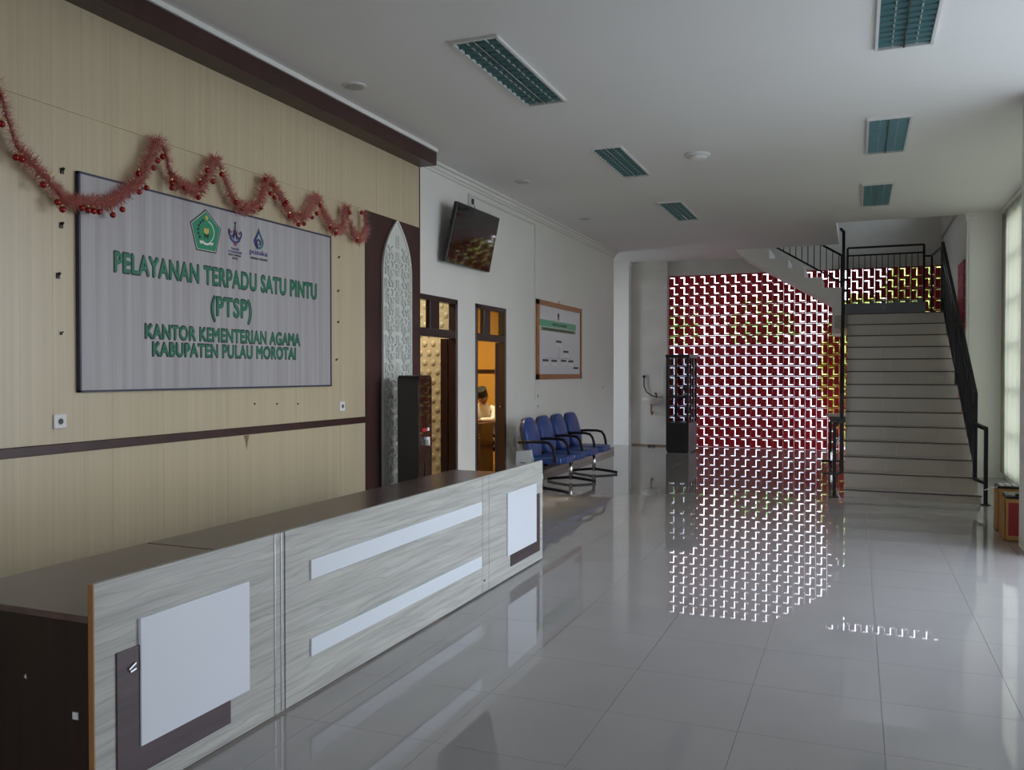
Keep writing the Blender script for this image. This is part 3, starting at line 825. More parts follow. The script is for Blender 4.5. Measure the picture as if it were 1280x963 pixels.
# card on the desk end
cdt = thing('tent_card', (-2.50, 6.22, .69), 'white folded card standing on the far end of the reception desk', 'card')
pa, pb_, = PX(643, 565, y=6.22), PX(663, 563, y=6.22)
MB().prism([(pa.x + .015, 6.20, .691), (pb_.x + .012, 6.19, .691), (pb_.x, 6.25, pb_.z), (pa.x, 6.26, pa.z)], (0, .003, 0)).prism([(pa.x, 6.26, pa.z), (pb_.x, 6.25, pb_.z), (pb_.x + .012, 6.31, .691), (pa.x + .015, 6.32, .691)], (0, .003, 0)).build('folded_sheet', 'paper', cdt)
MB().box(pa.x + .05, pa.x + .09, 6.222, 6.227, .79, .795).build('printed_line', 'ink', cdt)

# ================================================================== BLACK DISPENSER
kd = thing('water_dispenser', (-3.86, 7.08, 0), 'tall glossy black dispenser cabinet standing before the white arched panel', 'dispenser')
kx0, kx1, ky0, ky1, kz = -3.965, -3.75, 6.90, 7.225, 1.48
op = [(kx0 + (kx1 - kx0) / 2 + a, b) for a, b in []]
prof = rrect(ky1 - ky0, kz - .02, .045)
MB().prism([(kx0, (ky0 + ky1) / 2 + a, .02 + (kz - .02) / 2 + b) for a, b in prof], (kx1 - kx0 - .012, 0, 0)).build('body', 'black_satin', kd)
MB().prism([(kx1 - .012, (ky0 + ky1) / 2 + a * .985, .02 + (kz - .02) / 2 + b * .995) for a, b in prof], (.012, 0, 0)).build('front_panel', 'black_gloss', kd)
MB().box(kx1, kx1 + .010, 6.96, 7.12, .955, .985).build('label_strip', 'red_label', kd)
MB().box(kx1, kx1 + .011, 7.08, 7.13, .955, .985).build('label_end', 'paper', kd)
MB().box(kx1, kx1 + .03, 7.02, 7.10, .875, .90).box(kx1, kx1 + .04, 7.045, 7.075, .82, .875).build('tap', 'socket_white', kd, bevel=.003)
MB().box(kx1, kx1 + .012, 7.04, 7.05, .46, .66).build('handle_bar', 'chrome', kd)
MB().box(kx0 + .03, kx1 - .03, ky0 + .03, ky1 - .03, 0, .02).build('plinth', 'black_satin', kd)
kd.rotation_euler = (0, 0, math.radians(6.5))

# ================================================================== TELEVISION
tv = thing('television', (-4.2, 9.0, 2.73), 'flat black television tilted forward on a bracket high on the white wall', 'television')
bl, br = PX(557, 327, x=-4.18), PX(612, 341, x=-4.25); tl, tr = PX(573, 252, x=-4.05), PX(625, 273, x=-4.13)
nrm = (br - bl).cross(tl - bl).normalized()
if nrm.x < 0: nrm = -nrm
MB().prism([p - nrm * .05 for p in (bl, br, tr, tl)], tuple(nrm * .048)).build('case', 'black_satin', tv, bevel=.004)
c_ = (bl + br + tr + tl) / 4
MB().prism([c_ + (p - c_) * .975 - nrm * .003 for p in (bl, br, tr, tl)], tuple(nrm * .004)).build('screen', 'screen_gloss', tv)
MB().box(XL, XL + .02, 8.7, 9.3, 2.85, 3.25).bar((XL + .01, 8.85, 3.18), tuple(Vector((c_.x, 8.85, 3.18)) - nrm * .04), .03).bar((XL + .01, 9.15, 3.18), tuple(Vector((c_.x, 9.15, 3.18)) - nrm * .04), .03).build('wall_bracket', 'black_metal', tv)
# socket box above it and surface conduit
sb = thing('socket_box', (XL, 8.75, 3.47), 'small beige socket box on the white wall above the television', 'socket')
p = PX(586, 250, x=XL)
MB().box(XL, XL + .035, p.y - .045, p.y + .045, p.z - .07, p.z + .05).build('box_body', 'fitting_white', sb, bevel=.004)
MB().box(XL + .035, XL + .055, p.y + .0, p.y + .035, p.z - .05, p.z + .01).build('plug', 'socket_dark', sb)
MB().tube([(XL + .05, p.y + .02, p.z - .05), (XL + .07, p.y + .03, p.z - .10), (XL + .08, p.y + .05, p.z - .16)], .004, n=5).build('cord', 'socket_dark', sb)
cd = MB().box(XL, XL + .014, p.y - .01, 11.447, 3.625, 3.645).box(XL, XL + .014, 11.437, 11.457, 1.12, 3.645).box(XL, XL + .014, p.y - .01, p.y + .01, p.z + .05, 3.645)
tag(cd.build('cable_conduit', 'fitting_white'), 'thin white cable conduit running under the cornice and down beside the framed chart', 'conduit')

# ================================================================== FRAMED CHART
bd = thing('framed_chart', (XL, 12.55, 1.41), 'framed organisation chart with green heading on the white wall', 'notice board')
y0, y1, z0, z1 = 11.482, 13.622, 1.41, 2.575
fx = XL + .035
MB().box(XL, fx, y0, y0 + .09, z0, z1).box(XL, fx, y1 - .07, y1, z0, z1).box(XL, fx, y0, y1, z0, z0 + .075).box(XL, fx, y0, y1, z1 - .075, z1).build('frame', 'board_frame', bd, bevel=.003)
MB().box(XL, XL + .02, y0 + .08, y1 - .06, z0 + .07, z1 - .07).build('sheet', 'board_paper', bd)
bx_ = XL + .02
def bp(cx, cy):   # chart detail from the zoomed crop (8.37 px per photo px)
    return PX(660 + cx / 8.37, 365 + cy / 8.37, x=bx_)
def band(name, m, cx0, cy0, cx1, cy1, h, dx=.002):
    a, b = bp(cx0, cy0), bp(cx1, cy1); z = (a.z + b.z) / 2
    return MB().box(bx_, bx_ + dx, a.y, b.y, z - h, z).build(name, m, bd)
band('heading_band', 'board_green', 120, 280, 500, 345, .10); 
a, b = bp(135, 365), bp(495, 410); z = (a.z + b.z) / 2
MB().box(bx_, bx_ + .002, a.y, b.y, z - .055, z + .0).build('heading_band', 'board_olive', bd)
text_part('STRUKTUR ORGANISASI', 'heading_text', 'ink', bd, a.y + .5, b.y - .45, z + .035, z + .075, bx_ + .002, .001, .02)
text_part('KANTOR KEMENTERIAN AGAMA KABUPATEN PULAU MOROTAI', 'heading_text', 'ink', bd, a.y + .1, b.y - .1, z - .045, z - .010, bx_ + .002, .001, .02)
p = bp(318, 250)
MB().lathe([(.045, 0), (.045, .002)], (bx_, p.y, p.z), n=5, axis='x').lathe([(.028, .002), (.028, .004)], (bx_, p.y, p.z - .05), n=6, axis='x').build('emblem', 'ink', bd)
for cx, cy in ((322, 522), (396, 628), (184, 716), (274, 722), (372, 722), (448, 728), (500, 798)):
    p = bp(cx, cy); w = .13
    MB().box(bx_, bx_ + .002, p.y - w, p.y + w, p.z - .016, p.z + .016).build('name_box', 'ink', bd)
    MB().box(bx_, bx_ + .0015, p.y - w, p.y + w, p.z - .075, p.z - .035).build('name_box', 'logo_white', bd)
ln = MB()
p0, p1 = bp(184, 690), bp(448, 700); ln.box(bx_, bx_ + .001, p0.y, p1.y, p0.z - .002, p0.z + .002)
pm = bp(322, 540); ln.box(bx_, bx_ + .001, pm.y - .003, pm.y + .003, p0.z, pm.z - .06)
ln.build('chart_line', 'ink', bd)
MB().box(XL, XL + .02, 12.50, 12.56, z1, z1 + .05).build('hanger', 'steel', bd)

# ================================================================== SOCKETS, NAILS
def socket(u, v, x, label, s=.042):
    p = PX(u, v, x=x); t = thing('wall_socket', tuple(p), label, 'socket')
    MB().box(x, x + .012, p.y - s, p.y + s, p.z - s, p.z + s).build('plate', 'socket_white', t, bevel=.004)
    MB().lathe([(.024, .012), (.020, .0135)], (x, p.y, p.z), n=14, axis='x').build('receptacle', 'fitting_white', t)
    MB().lathe([(.017, .0137), (.015, .0140)], (x, p.y, p.z), n=12, axis='x').build('recess', 'socket_dark', t)
socket(74, 527, BX, 'white wall socket at the left below the sign')
socket(427, 508, BX, 'white wall socket at the right below the sign')
socket(671.5, 508, XL, 'small socket at the foot of the conduit beside the blue seats', .035)
socket(671.5, 495, XL, 'small switch plate above the socket at the foot of the conduit', .035)
socket(753, 484, XL, 'small plate on the white wall right of the framed chart', .04)
nails = [(77, 214, 'top left'), (76, 282, 'second from top left'), (72, 345, 'third from top left'), (76, 417, 'lowest left'), (423, 322, 'top right'), (422, 364, 'second from top right'), (422, 403, 'third from top right'), (420, 450, 'lowest right')]
for i, (u, v, w) in enumerate(nails):
    p = PX(u, v, x=BX); s = .016 if i < 3 else .009
    o = MB().box(BX, BX + .008, p.y - s * .6, p.y + s * .6, p.z - s, p.z + s).bar((BX, p.y, p.z), (BX + .02, p.y, p.z + s), s * .7).build('fixing_clip', 'black_satin')
    tag(o, 'small black clip on beige wall, %s beside the sign' % w, 'clip', 'clips either side of the sign')
for u, w in ((318, 'leftmost'), (346, 'middle'), (372, 'rightmost')):
    p = PX(u, 505, x=BX)
    tag(MB().lathe([(.007, 0), (.007, .006), (.004, .009)], (BX, p.y, p.z), n=8, axis='x').build('nail', 'black_satin'), '%s of three nail heads below the sign' % w, 'nail', 'nails below the sign')
p = PX(308, 550, x=BX)
MB().prism([(BX, p.y - .03, 1.038), (BX, p.y + .03, 1.038), (BX, p.y + .015, .985), (BX, p.y + .002, .93), (BX, p.y - .012, .99)], (.0008, 0, 0)).build('stain', 'rust', wall_left)

# ================================================================== GANG OF BLUE SEATS
gs = thing('beam_seating', (-3.7, 11.1, 0), 'row of four joined blue waiting seats with black armrests against white wall', 'seating')
sy = [10.27, 10.84, 11.42, 12.03]
seat_p = back_p = None
def pad(outline, off, m, name, parent, bev=.022):
    return MB().prism(outline, off).build(name, m, parent, smooth=True, bevel=bev, seg=3)
for i, y in enumerate(sy):
    if seat_p is None:
        pts_ = rrect(.50, .50, .12, 5)
        seat_p = pad([(-3.62 + a, y + b, .355) for a, b in pts_], (0, 0, .085), 'blue_vinyl', 'seat', gs)
        ax = Vector((-.22, 0, .96)).normalized(); o_ = Vector((-3.93, y, .66)); bo = []
        for a, b in rrect(.47, .52, .17, 6): 
            k = 1 - .10 * max(0, b) / .26; bo.append(tuple(o_ + Vector((0, a * k, 0)) + ax * b))
        nn = Vector((.96, 0, .22)).normalized()
        back_p = pad(bo, tuple(nn * .07), 'blue_vinyl', 'backrest', gs)
        bs_ = pad([tuple(Vector(q) - nn * .022) for q in bo], tuple(nn * .03), 'blue_vinyl_back', 'back_shell', back_p, .01)
        stp = MB().bar((-3.66, y, .33), (-3.96, y, .35), .05, .03).bar((-3.93, y, .34), (-4.01, y, .60), .05, .02).build('seat_bracket', 'black_metal', gs)
    else:
        dy = y - sy[0]
        share('seat', seat_p, gs, (0, dy, 0)); bk = share('backrest', back_p, gs, (0, dy, 0)); share('back_shell', bs_, bk, (0, 0, 0)); share('seat_bracket', stp, gs, (0, dy, 0))
arm = None
ay = [9.985, 10.555, 11.13, 11.725, 12.325]
for y in ay:
    if arm is None:
        arm = MB().tube([(-3.97, y, .62), (-3.80, y, .635), (-3.62, y, .635), (-3.55, y, .62), (-3.51, y, .57), (-3.49, y, .50), (-3.475, y, .38)], .019, n=8).build('armrest', 'black_metal', gs, smooth=True)
    else: share('armrest', arm, gs, (0, y - ay[0], 0))
MB().box(-3.72, -3.66, 9.95, 12.36, .27, .32).build('beam', 'black_metal', gs, bevel=.004)
for y in (10.0, 11.18, 12.30):
    pe = MB().tube([(-3.66, y, .03), (-3.66, y, .29)], .028, n=12).build('pedestal', 'chrome', gs, smooth=True)
    ft = MB().tube([(-4.0, y, .018), (-3.90, y, .035), (-3.66, y, .06), (-3.42, y, .035), (-3.30, y, .018)], .020, n=8).build('foot', 'black_metal', pe, smooth=True)

# ================================================================== CEILING FITTINGS
def louvre_light(x0, x1, y0, y1, label, first=None):
    t = thing('louvre_light', ((x0 + x1) / 2, (y0 + y1) / 2, ZC), label, 'ceiling light', 'louvred ceiling lights')
    w, l = x1 - x0, y1 - y0
    fr = MB()
    for a, b, c, d in ((x0 - .012, x0 + .008, y0, y1), (x1 - .008, x1 + .012, y0, y1), (x0 - .012, x1 + .012, y0 - .012, y0 + .01), (x0 - .012, x1 + .012, y1 - .01, y1 + .012)):
        fr.box(a, b, c, d, ZC - .022, ZC)
    fr.build('frame', 'fitting_white', t)
    MB().box(x0 + .008, x1 - .008, y0 + .01, y1 - .01, ZC - .004, ZC - .001).build('reflector_tray', 'tray_teal', t)
    for k in (.28, .72):
        MB().tube([(x0 + w * k, y0 + .03, ZC - .010), (x0 + w * k, y1 - .03, ZC - .010)], .006, n=6).build('tube', 'tube_white', t)
    MB().box((x0 + x1) / 2 - .004, (x0 + x1) / 2 + .004, y0 + .01, y1 - .01, ZC - .026, ZC - .004).build('spine', 'steel', t)
    n = 15; f0 = None
    for k in range(1, n):
        y = y0 + l * k / n
        if f0 is None:
            f0 = MB().add([(x0 + .008, y, ZC - .024), (x1 - .008, y, ZC - .024), (x1 - .008, y - .010, ZC - .006), (x0 + .008, y - .010, ZC - .006), (x1 - .008, y + .010, ZC - .006), (x0 + .008, y + .010, ZC - .006)],
                          [(0, 1, 2, 3), (1, 0, 5, 4), (3, 2, 4, 5), (0, 3, 5), (1, 4, 2)]).build('louvre_fin', 'louvre_teal', t); yf = y
        else: share('louvre_fin', f0, t, (0, y - yf, 0))
louvre_light(-2.61, -2.28, 5.32, 6.80, 'nearest louvred ceiling light of the left row')
louvre_light(-2.52, -2.22, 8.36, 9.70, 'middle louvred ceiling light of the left row')
louvre_light(-2.48, -2.18, 11.34, 12.76, 'farthest louvred ceiling light of the left row')
louvre_light(0.12, 0.47, 5.15, 6.56, 'nearest louvred ceiling light of the right row, cut by the top edge')
louvre_light(0.09, 0.44, 8.35, 9.62, 'middle louvred ceiling light of the right row')
louvre_light(0.065, 0.40, 11.20, 12.62, 'farthest louvred ceiling light of the right row')
for (u, v), w in zip(((443, 107), (653, 227), (731, 273)), ('above the brown pelmet', 'above the television', 'above the framed chart')):
    p = PX(u, v, z=ZC); t = thing('downlight', tuple(p), 'flat round white downlight in the ceiling %s' % w, 'ceiling light', 'round downlights')
    MB().lathe([(.10, 0), (.095, -.010), (.08, -.013)], (p.x, p.y, ZC), n=24).build('rim', 'fitting_white', t, smooth=False)
    MB().lathe([(.075, -.013), (.07, -.015)], (p.x, p.y, ZC), n=24).build('lens', 'tube_white', t)
p = PX(872, 193, z=ZC)
t = thing('smoke_detector', tuple(p), 'white dome smoke detector on the ceiling between the light rows', 'smoke detector')
MB().lathe([(.13, 0), (.13, -.02), (.12, -.03)], (p.x, p.y, ZC), n=28).build('base', 'fitting_white', t)
MB().lathe([(.105, -.03), (.09, -.048), (.05, -.058), (.01, -.06)], (p.x, p.y, ZC), n=28).build('dome', 'socket_white', t, smooth=True)

# ================================================================== STAIRS
st = thing('staircase', (.55, 11.0, 0), 'beige tiled staircase with dark nosings rising to the landing at the right', 'staircase')
N, SY, SG, SZ_, SR = 14, 11.05, .25, .09, .18
SX0 = -.13
def sx1(i): return 1.34 - .010 * i
land_y = SY + (N - 1) * SG; LZ = SZ_ + (N - 1) * SR
for i in range(N):
    y, z = SY + i * SG, SZ_ + i * SR; zb = 0 if i == 0 else z - SR
    ye = y + SG if i < N - 1 else y + .28
    stp_ = MB().box(SX0, sx1(i), y + .014, ye + .013, 0 if i < N - 1 else 2.20, z - .012).build('step', 'old_plaster', st)
    MB().box(SX0 - .01, sx1(i) + .005, y + .006, ye + .014, z - .012, z).build('tread', 'tread_tile', stp_)
    MB().box(SX0 - .012, sx1(i) + .007, y - .008, y + .006, z - .016, z + .001).build('nosing', 'nosing', stp_)
    W_ = sx1(i) - SX0; cuts = [0, .42 + .02 * (i % 3), .80, 1.0] if i % 2 else [0, .33, .74 + .02 * (i % 3), 1.0]
    for a, b in zip(cuts[:-1], cuts[1:]):
        MB().box(SX0 + W_ * a + .001, SX0 + W_ * b - .001, y + .002, y + .014, zb, z - .016).build('riser_tile', 'riser_tile', stp_)
# landing and upper flight
MB().box(-.33, 1.42, land_y + .29, 17.45, 2.22, LZ).build('landing', 'tread_tile', st)
MB().box(-.25, 1.10, 16.25, 17.42, LZ, 2.735).build('raised_landing', 'block_grey', st, bevel=.003)
f2 = [(-.25, 2.2), (-.41, 2.2), (-.41, 2.74), (-2.02, 3.70), (-2.10, 3.80), (-1.50, 3.80), (-1.50, 3.605), (-1.17, 3.605), (-1.17, 3.42), (-.877, 3.42), (-.877, 3.23), (-.579, 3.23), (-.579, 3.035), (-.25, 3.035)]
MB().prism([(x, 16.25, z) for x, z in f2], (0, 1.2, 0)).build('upper_flight', 'plaster', st)

def rail_slope(b, x, xa, ya, yb, off, w=.03, x2=None):
    z = lambda y: SZ_ + (y - SY) / SG * SR + off
    b.bar((x, ya, z(ya)), (x2 if x2 is not None else x, yb, z(yb)), w, w)
def balustrade(side, label):
    t = thing('stair_railing', (side(11.3), 11.3, 0), label, 'railing')
    z = lambda y, off: SZ_ + (y - SY) / SG * SR + off
    ya, yb = 11.30, 14.35
    MB().bar((side(ya), ya, z(ya, .98)), (side(yb), yb, z(yb, 1.0)), .045, .045).build('handrail', 'black_metal', t)
    MB().bar((side(ya), ya, z(ya, .82)), (side(yb), yb, z(yb, .84)), .03, .03).build('upper_rail', 'black_metal', t)
    MB().bar((side(ya), ya, z(ya, .12)), (side(yb), yb, z(yb, .12)), .03, .03).build('lower_rail', 'black_metal', t)
    n = 26
    for k in range(1, n):
        y = ya + (yb - ya) * k / n
        MB().bar((side(y), y, z(y, .12)), (side(y), y, z(y, .83)), .016, .016).build('baluster', 'black_metal', t)
    for y in (ya, (ya + yb) / 2, yb):
        MB().bar((side(y), y, SZ_ + SR * math.floor(max(0, (y - SY) / SG))), (side(y), y, z(y, .99)), .045, .045).build('post', 'black_metal', t)
    return t
lx = lambda y: -.165 - .03 * (y - 11.3) / 3
rx = lambda y: 1.30 - .10 * (y - 11.3) / 3
lr = balustrade(lx, 'black metal railing on the left edge of the stairs, seen end on')
rr = balustrade(rx, 'black metal railing on the right edge of the stairs')
def end_loop(t, x1_, x2_, y1_, top, low):
    MB().bar((x1_, y1_, 0), (x1_, y1_, top), .04).box(x1_ - .045, x1_ + .045, y1_ - .045, y1_ + .045, 0, .012).build('end_post', 'black_metal', t)
    MB().bar((x1_, y1_, top), (x2_, 11.30, top + .03), .04).build('end_bar', 'black_metal', t)
    MB().bar((x1_, y1_, low), (x2_, 11.30, low), .03).build('end_bar', 'black_metal', t)
end_loop(lr, -.24, lx(11.3), 10.94, .885, .275); end_loop(rr, 1.366, rx(11.3), 10.92, .87, .25)
ltop = lx(14.35)
MB().bar((ltop, 14.35, LZ), (ltop, 14.35, 3.74), .045).bar((ltop, 14.35, 3.72), (ltop - .04, 14.2, 3.75), .03).build('newel_post', 'black_metal', lr)
gr = thing('landing_railing', (.5, 17.3, 2.735), 'black metal guard railing across the landing before the red blocks', 'railing')
gz0, gz1, gz2 = 2.80, 3.72, 3.865
MB().bar((-.165, 17.3, gz2), (1.14, 17.3, gz2), .035).build('handrail', 'black_metal', gr)
MB().bar((-.165, 17.3, gz1), (1.14, 17.3, gz1), .028).build('upper_rail', 'black_metal', gr)
for x in (-.165, 1.14): MB().bar((x, 17.3, 2.43 if x > 0 else 2.735), (x, 17.3, gz2), .04).build('post', 'black_metal', gr)
for k in range(1, 13):
    x = -.165 + 1.305 * k / 13
    MB().bar((x, 17.3, gz0), (x, 17.3, gz1), .013).build('baluster', 'black_metal', gr)
MB().bar((-.165, 17.3, gz0), (1.14, 17.3, gz0), .02).build('lower_rail', 'black_metal', gr)
MB().bar((1.14, 17.3, 3.65), (1.27, 17.3, 3.65), .03).bar((1.27, 17.3, 3.65), (1.20, 14.4, 3.42), .03).bar((1.27, 17.3, 2.43), (1.27, 17.3, 3.65), .03).build('return_rail', 'black_metal', gr)
ur = thing('upper_stair_railing', (-.8, 16.3, 3.2), 'black metal railing rising left along the upper flight into ceiling opening', 'railing')
fb = lambda x: 3.40 - (x + .711) * .62
ft_ = lambda x: fb(x) + .49
MB().bar((-.25, 16.3, fb(-.25)), (-1.75, 16.3, fb(-1.75)), .03).build('lower_rail', 'black_metal', ur)
MB().bar((-.20, 16.3, ft_(-.20)), (-1.75, 16.3, ft_(-1.75)), .035).build('handrail', 'black_metal', ur)
for k in range(14):
    x = -.30 - k * .105
    MB().bar((x, 16.3, fb(x)), (x, 16.3, ft_(x)), .014).build('baluster', 'black_metal', ur)
MB().bar((-.25, 16.3, 3.035), (-.25, 16.3, ft_(-.25)), .04).bar((-1.55, 16.3, 3.8), (-1.55, 16.3, ft_(-1.55)), .04).build('post', 'black_metal', ur)

# ================================================================== DISPLAY CABINET
cx0, cx1, cy0, cy1, cz = -3.33, -2.90, 15.93, 16.80, 1.85
cbn = thing('display_cabinet', ((cx0 + cx1) / 2, (cy0 + cy1) / 2, 0), 'black glass display cabinet standing before the red block screen', 'cabinet')
MB().box(cx0, cx1, cy0, cy1, 0.03, .56).build('base', 'black_satin', cbn, bevel=.004)
MB().box(cx0 + .02, cx1 - .02, cy0 + .03, cy1 - .02, 0, .03).build('plinth', 'black_satin', cbn)
MB().box(cx0 - .01, cx1 + .01, cy0 - .01, cy1 + .01, 1.79, cz).build('top', 'black_satin', cbn, bevel=.004)
for x in (cx0, cx1 - .045):
    for y in (cy0, cy1 - .04): MB().box(x, x + .045, y, y + .04, .56, 1.79).build('post', 'black_satin', cbn)
for y in (16.20, 16.47): MB().box(cx1 - .03, cx1, y - .015, y + .015, .56, 1.79).build('side_mullion', 'black_satin', cbn)
MB().box(cx0 + .045, cx1 - .045, cy0, cy0 + .03, 1.03, 1.07).build('mid_rail', 'black_satin', cbn)
for z in (1.05, 1.42): MB().box(cx0 + .03, cx1 - .03, cy0 + .03, cy1 - .03, z, z + .015).build('shelf', 'dark_glass' if z > 1.2 else 'black_satin', cbn)
MB().box(cx0 + .045, cx1 - .045, cy0 + .012, cy0 + .016, .56, 1.79).build('front_pane', 'dark_glass', cbn)
MB().box(cx1 - .018, cx1 - .014, cy0 + .04, cy1 - .04, .56, 1.79).build('side_pane', 'dark_glass', cbn)
tr_ = MB().lathe([(.035, 0), (.04, .02), (.012, .05), (.012, .10), (.045, .14), (.05, .19), (.045, .20)], (-3.02, 16.15, 1.065), n=14)
tag(tr_.build('trophy_cup', 'steel', None, smooth=True), 'small pale cup on the middle shelf of the black display cabinet', 'cup')

# ================================================================== WASHBASIN
wbn = thing('washbasin', (-3.88, 17.28, .80), 'stained white washbasin on the far wall left of the black cabinet', 'sink')
bs = MB(); prof_ = [(.06, -.15), (.13, -.12), (.20, -.04), (.22, 0), (.20, .0), (.17, -.05), (.08, -.10), (.01, -.105)]
sec = 14; vv = []; ff = []
for r, h in prof_:
    for k in range(sec + 1):
        a = PI + PI * k / sec; vv.append((-3.88 + r * math.cos(a), 17.28 + r * 1.2 * math.sin(a), .995 + h))
for i in range(len(prof_) - 1):
    for k in range(sec): ff.append((i * (sec + 1) + k, i * (sec + 1) + k + 1, (i + 1) * (sec + 1) + k + 1, (i + 1) * (sec + 1) + k))
bs.add(vv, ff); bs.box(-4.10, -3.66, 17.20, 17.28, .93, 1.0)
bs.build('bowl', 'porcelain', wbn)
MB().tube([(-3.88, 17.12, .86), (-3.88, 17.12, .70), (-3.88, 17.18, .66), (-3.88, 17.27, .70)], .022).build('waste_pipe', 'rust', wbn, smooth=True)
MB().tube([(-3.80, 17.24, 1.0), (-3.80, 17.24, 1.09), (-3.80, 17.16, 1.10), (-3.80, 17.13, 1.07)], .012).build('tap', 'black_metal', wbn, smooth=True)
hs = [(805, 471), (805, 483), (808, 490), (815, 495), (822, 497), (829, 497)]
MB().tube([PX(u, v, y=17.24) for u, v in hs], .013, n=6).build('hose', 'black_metal', wbn, smooth=True)
pp = [(834, 457), (828.5, 457.5), (828.5, 480), (828, 494)]
MB().tube([PX(u, v, y=17.26) for u, v in pp], .008, n=6).build('supply_pipe', 'fitting_white', wbn)
p = PX(805, 471, y=17.28)
MB().lathe([(.03, 0), (.025, .03)], tuple(p), n=10, axis='y').build('pipe_outlet', 'black_metal', wbn)
for u in (812, 817): 
    p = PX(u, 555.5, y=17.15)
    o = MB().box(p.x - .025, p.x + .025, 17.08, 17.20, 0, .035).build('floor_outlet', 'black_satin', bevel=.006)
    tag(o, '%s of two small black lumps on floor below the washbasin' % ('left' if u == 812 else 'right'), 'fitting', 'black lumps below the washbasin')

# ================================================================== TABLE AND STAND UNDER THE LANDING
tb_ = thing('side_table', (-.1, 14.95, 0), 'narrow table with pale top under the stair landing', 'table')
MB().box(-.455, .30, 14.72, 15.2, .795, .83).build('tabletop', 'desk_top_light', tb_, bevel=.003)
MB().box(-.40, .28, 14.75, 15.17, .70, .795).build('apron', 'black_satin', tb_)
for x in (-.41, .25):
    for y in (14.76, 15.12): MB().box(x, x + .035, y, y + .035, 0, .70).build('leg', 'black_metal', tb_)
cs = thing('castor_stand', (-.36, 14.45, 0), 'small castored stand with slanted grey arm left of the stair foot', 'stand')
MB().bar((-.50, 14.40, .10), (-.22, 14.50, .10), .03).bar((-.36, 14.30, .10), (-.30, 14.60, .10), .03).build('base', 'black_metal', cs)
for x, y in ((-.49, 14.40), (-.36, 14.31), (-.24, 14.50), (-.31, 14.60)):
    MB().lathe([(.03, -.012), (.034, 0), (.03, .012)], (x, y, .034), n=12, axis='x').box(x - .006, x + .006, y - .008, y + .008, .034, .10).build('castor', 'black_metal', cs)
MB().bar((-.36, 14.42, .10), (-.36, 14.42, .24), .03).bar((-.36, 14.42, .20), (-.235, 14.50, .52), .035).build('slanted_arm', 'steel', cs)

# ================================================================== CARTONS
def carton(x0, x1, y0, y1, h, label, red=None):
    t = thing('carton', ((x0 + x1) / 2, (y0 + y1) / 2, 0), label, 'box', None); b = MB(); w = .006
    b.box(x0, x1, y0, y0 + w, 0, h).box(x0, x1, y1 - w, y1, 0, h).box(x0, x0 + w, y0, y1, 0, h).box(x1 - w, x1, y0, y1, 0, h).box(x0, x1, y0, y1, 0, w)
    b.build('carton_body', 'carton', t, bevel=.0)
    MB().prism([(x0, y0 + .01, h), (x0, y1 - .01, h), (x0 + .02, y1 - .01, h - .002), (x0 + .02, y0 + .01, h - .002)], (0, 0, .002)).box(x0 + w, x1 - w, y0 + .02, y1 - .02, h - .05, h - .045).build('flap', 'carton', t)
    if red: MB().box(red, x1, y0 - .002, y0, .05, h - .03).build('red_print', 'carton_red', t)
carton(1.235, 1.56, 8.66, 8.92, .375, 'nearer brown carton with red printed side beside the white column', 1.262)
carton(1.25, 1.60, 9.15, 9.42, .405, 'farther brown carton behind the one with the red side')
cbl = thing('black_equipment', (1.38, 8.93, .33), 'heap of black trays and cables on top of the nearer carton', 'equipment')
MB().prism([(1.25, 8.70, .376), (1.50, 8.70, .376), (1.50, 8.91, .39), (1.25, 8.91, .39)], (0, 0, .022)).build('tray', 'black_satin', cbl, bevel=.003)
MB().bar((1.34, 8.70, .41), (1.42, 8.90, .425), .05, .02).build('tray_lid', 'black_metal', cbl)
MB().tube([(1.26, 8.74, .405), (1.30, 8.70, .41), (1.36, 8.72, .41), (1.44, 8.76, .42)], .006, n=6).build('cable', 'steel', cbl)
cb2 = thing('black_equipment', (1.38, 9.42, .38), 'black keypad with white keys on top of the farther carton', 'equipment')
MB().box(1.25, 1.55, 9.16, 9.40, .406, .43).build('body', 'black_satin', cb2, bevel=.004)
for i in range(4):
    for j in range(2): MB().box(1.27 + i * .055, 1.305 + i * .055, 9.18 + j * .10, 9.23 + j * .10, .43, .442).build('key', 'socket_white', cb2)
MB().tube([(1.25, 9.2, .42), (1.20, 9.18, .41), (1.14, 9.20, .38)], .005, n=6).build('cord', 'fitting_white', cb2)

# ================================================================== OFFICE DESK, BAG AND PERSON
od = thing('office_desk', (-5.3, 11.2, 0), 'dark brown office desk seen through the second doorway', 'desk')
MB().box(-5.9, -4.93, 10.95, 11.45, .755, .785).build('desktop', 'office_desk', od, bevel=.003)
MB().box(-5.9, -4.94, 10.97, 10.99, .12, .755).build('front_panel', 'office_desk', od)
for z in (.575, .62): MB().box(-5.9, -4.94, 10.962, 10.97, z, z + .012).build('inlay_strip', 'edge_oak', od)
for x in (-5.88, -4.96): MB().box(x, x + .02, 10.99, 11.43, 0, .755).build('side_panel', 'office_desk', od)
bag = MB().prism([(-5.16 + a, 10.82, .14 + b) for a, b in rrect(.26, .26, .08)], (0, .10, 0)).tube([(-5.24, 10.87, .26), (-5.2, 10.87, .34), (-5.12, 10.87, .34), (-5.08, 10.87, .26)], .01)
tag(bag.build('bag', 'black_satin', None, bevel=.0), 'black bag on the floor in front of the brown office desk', 'bag')

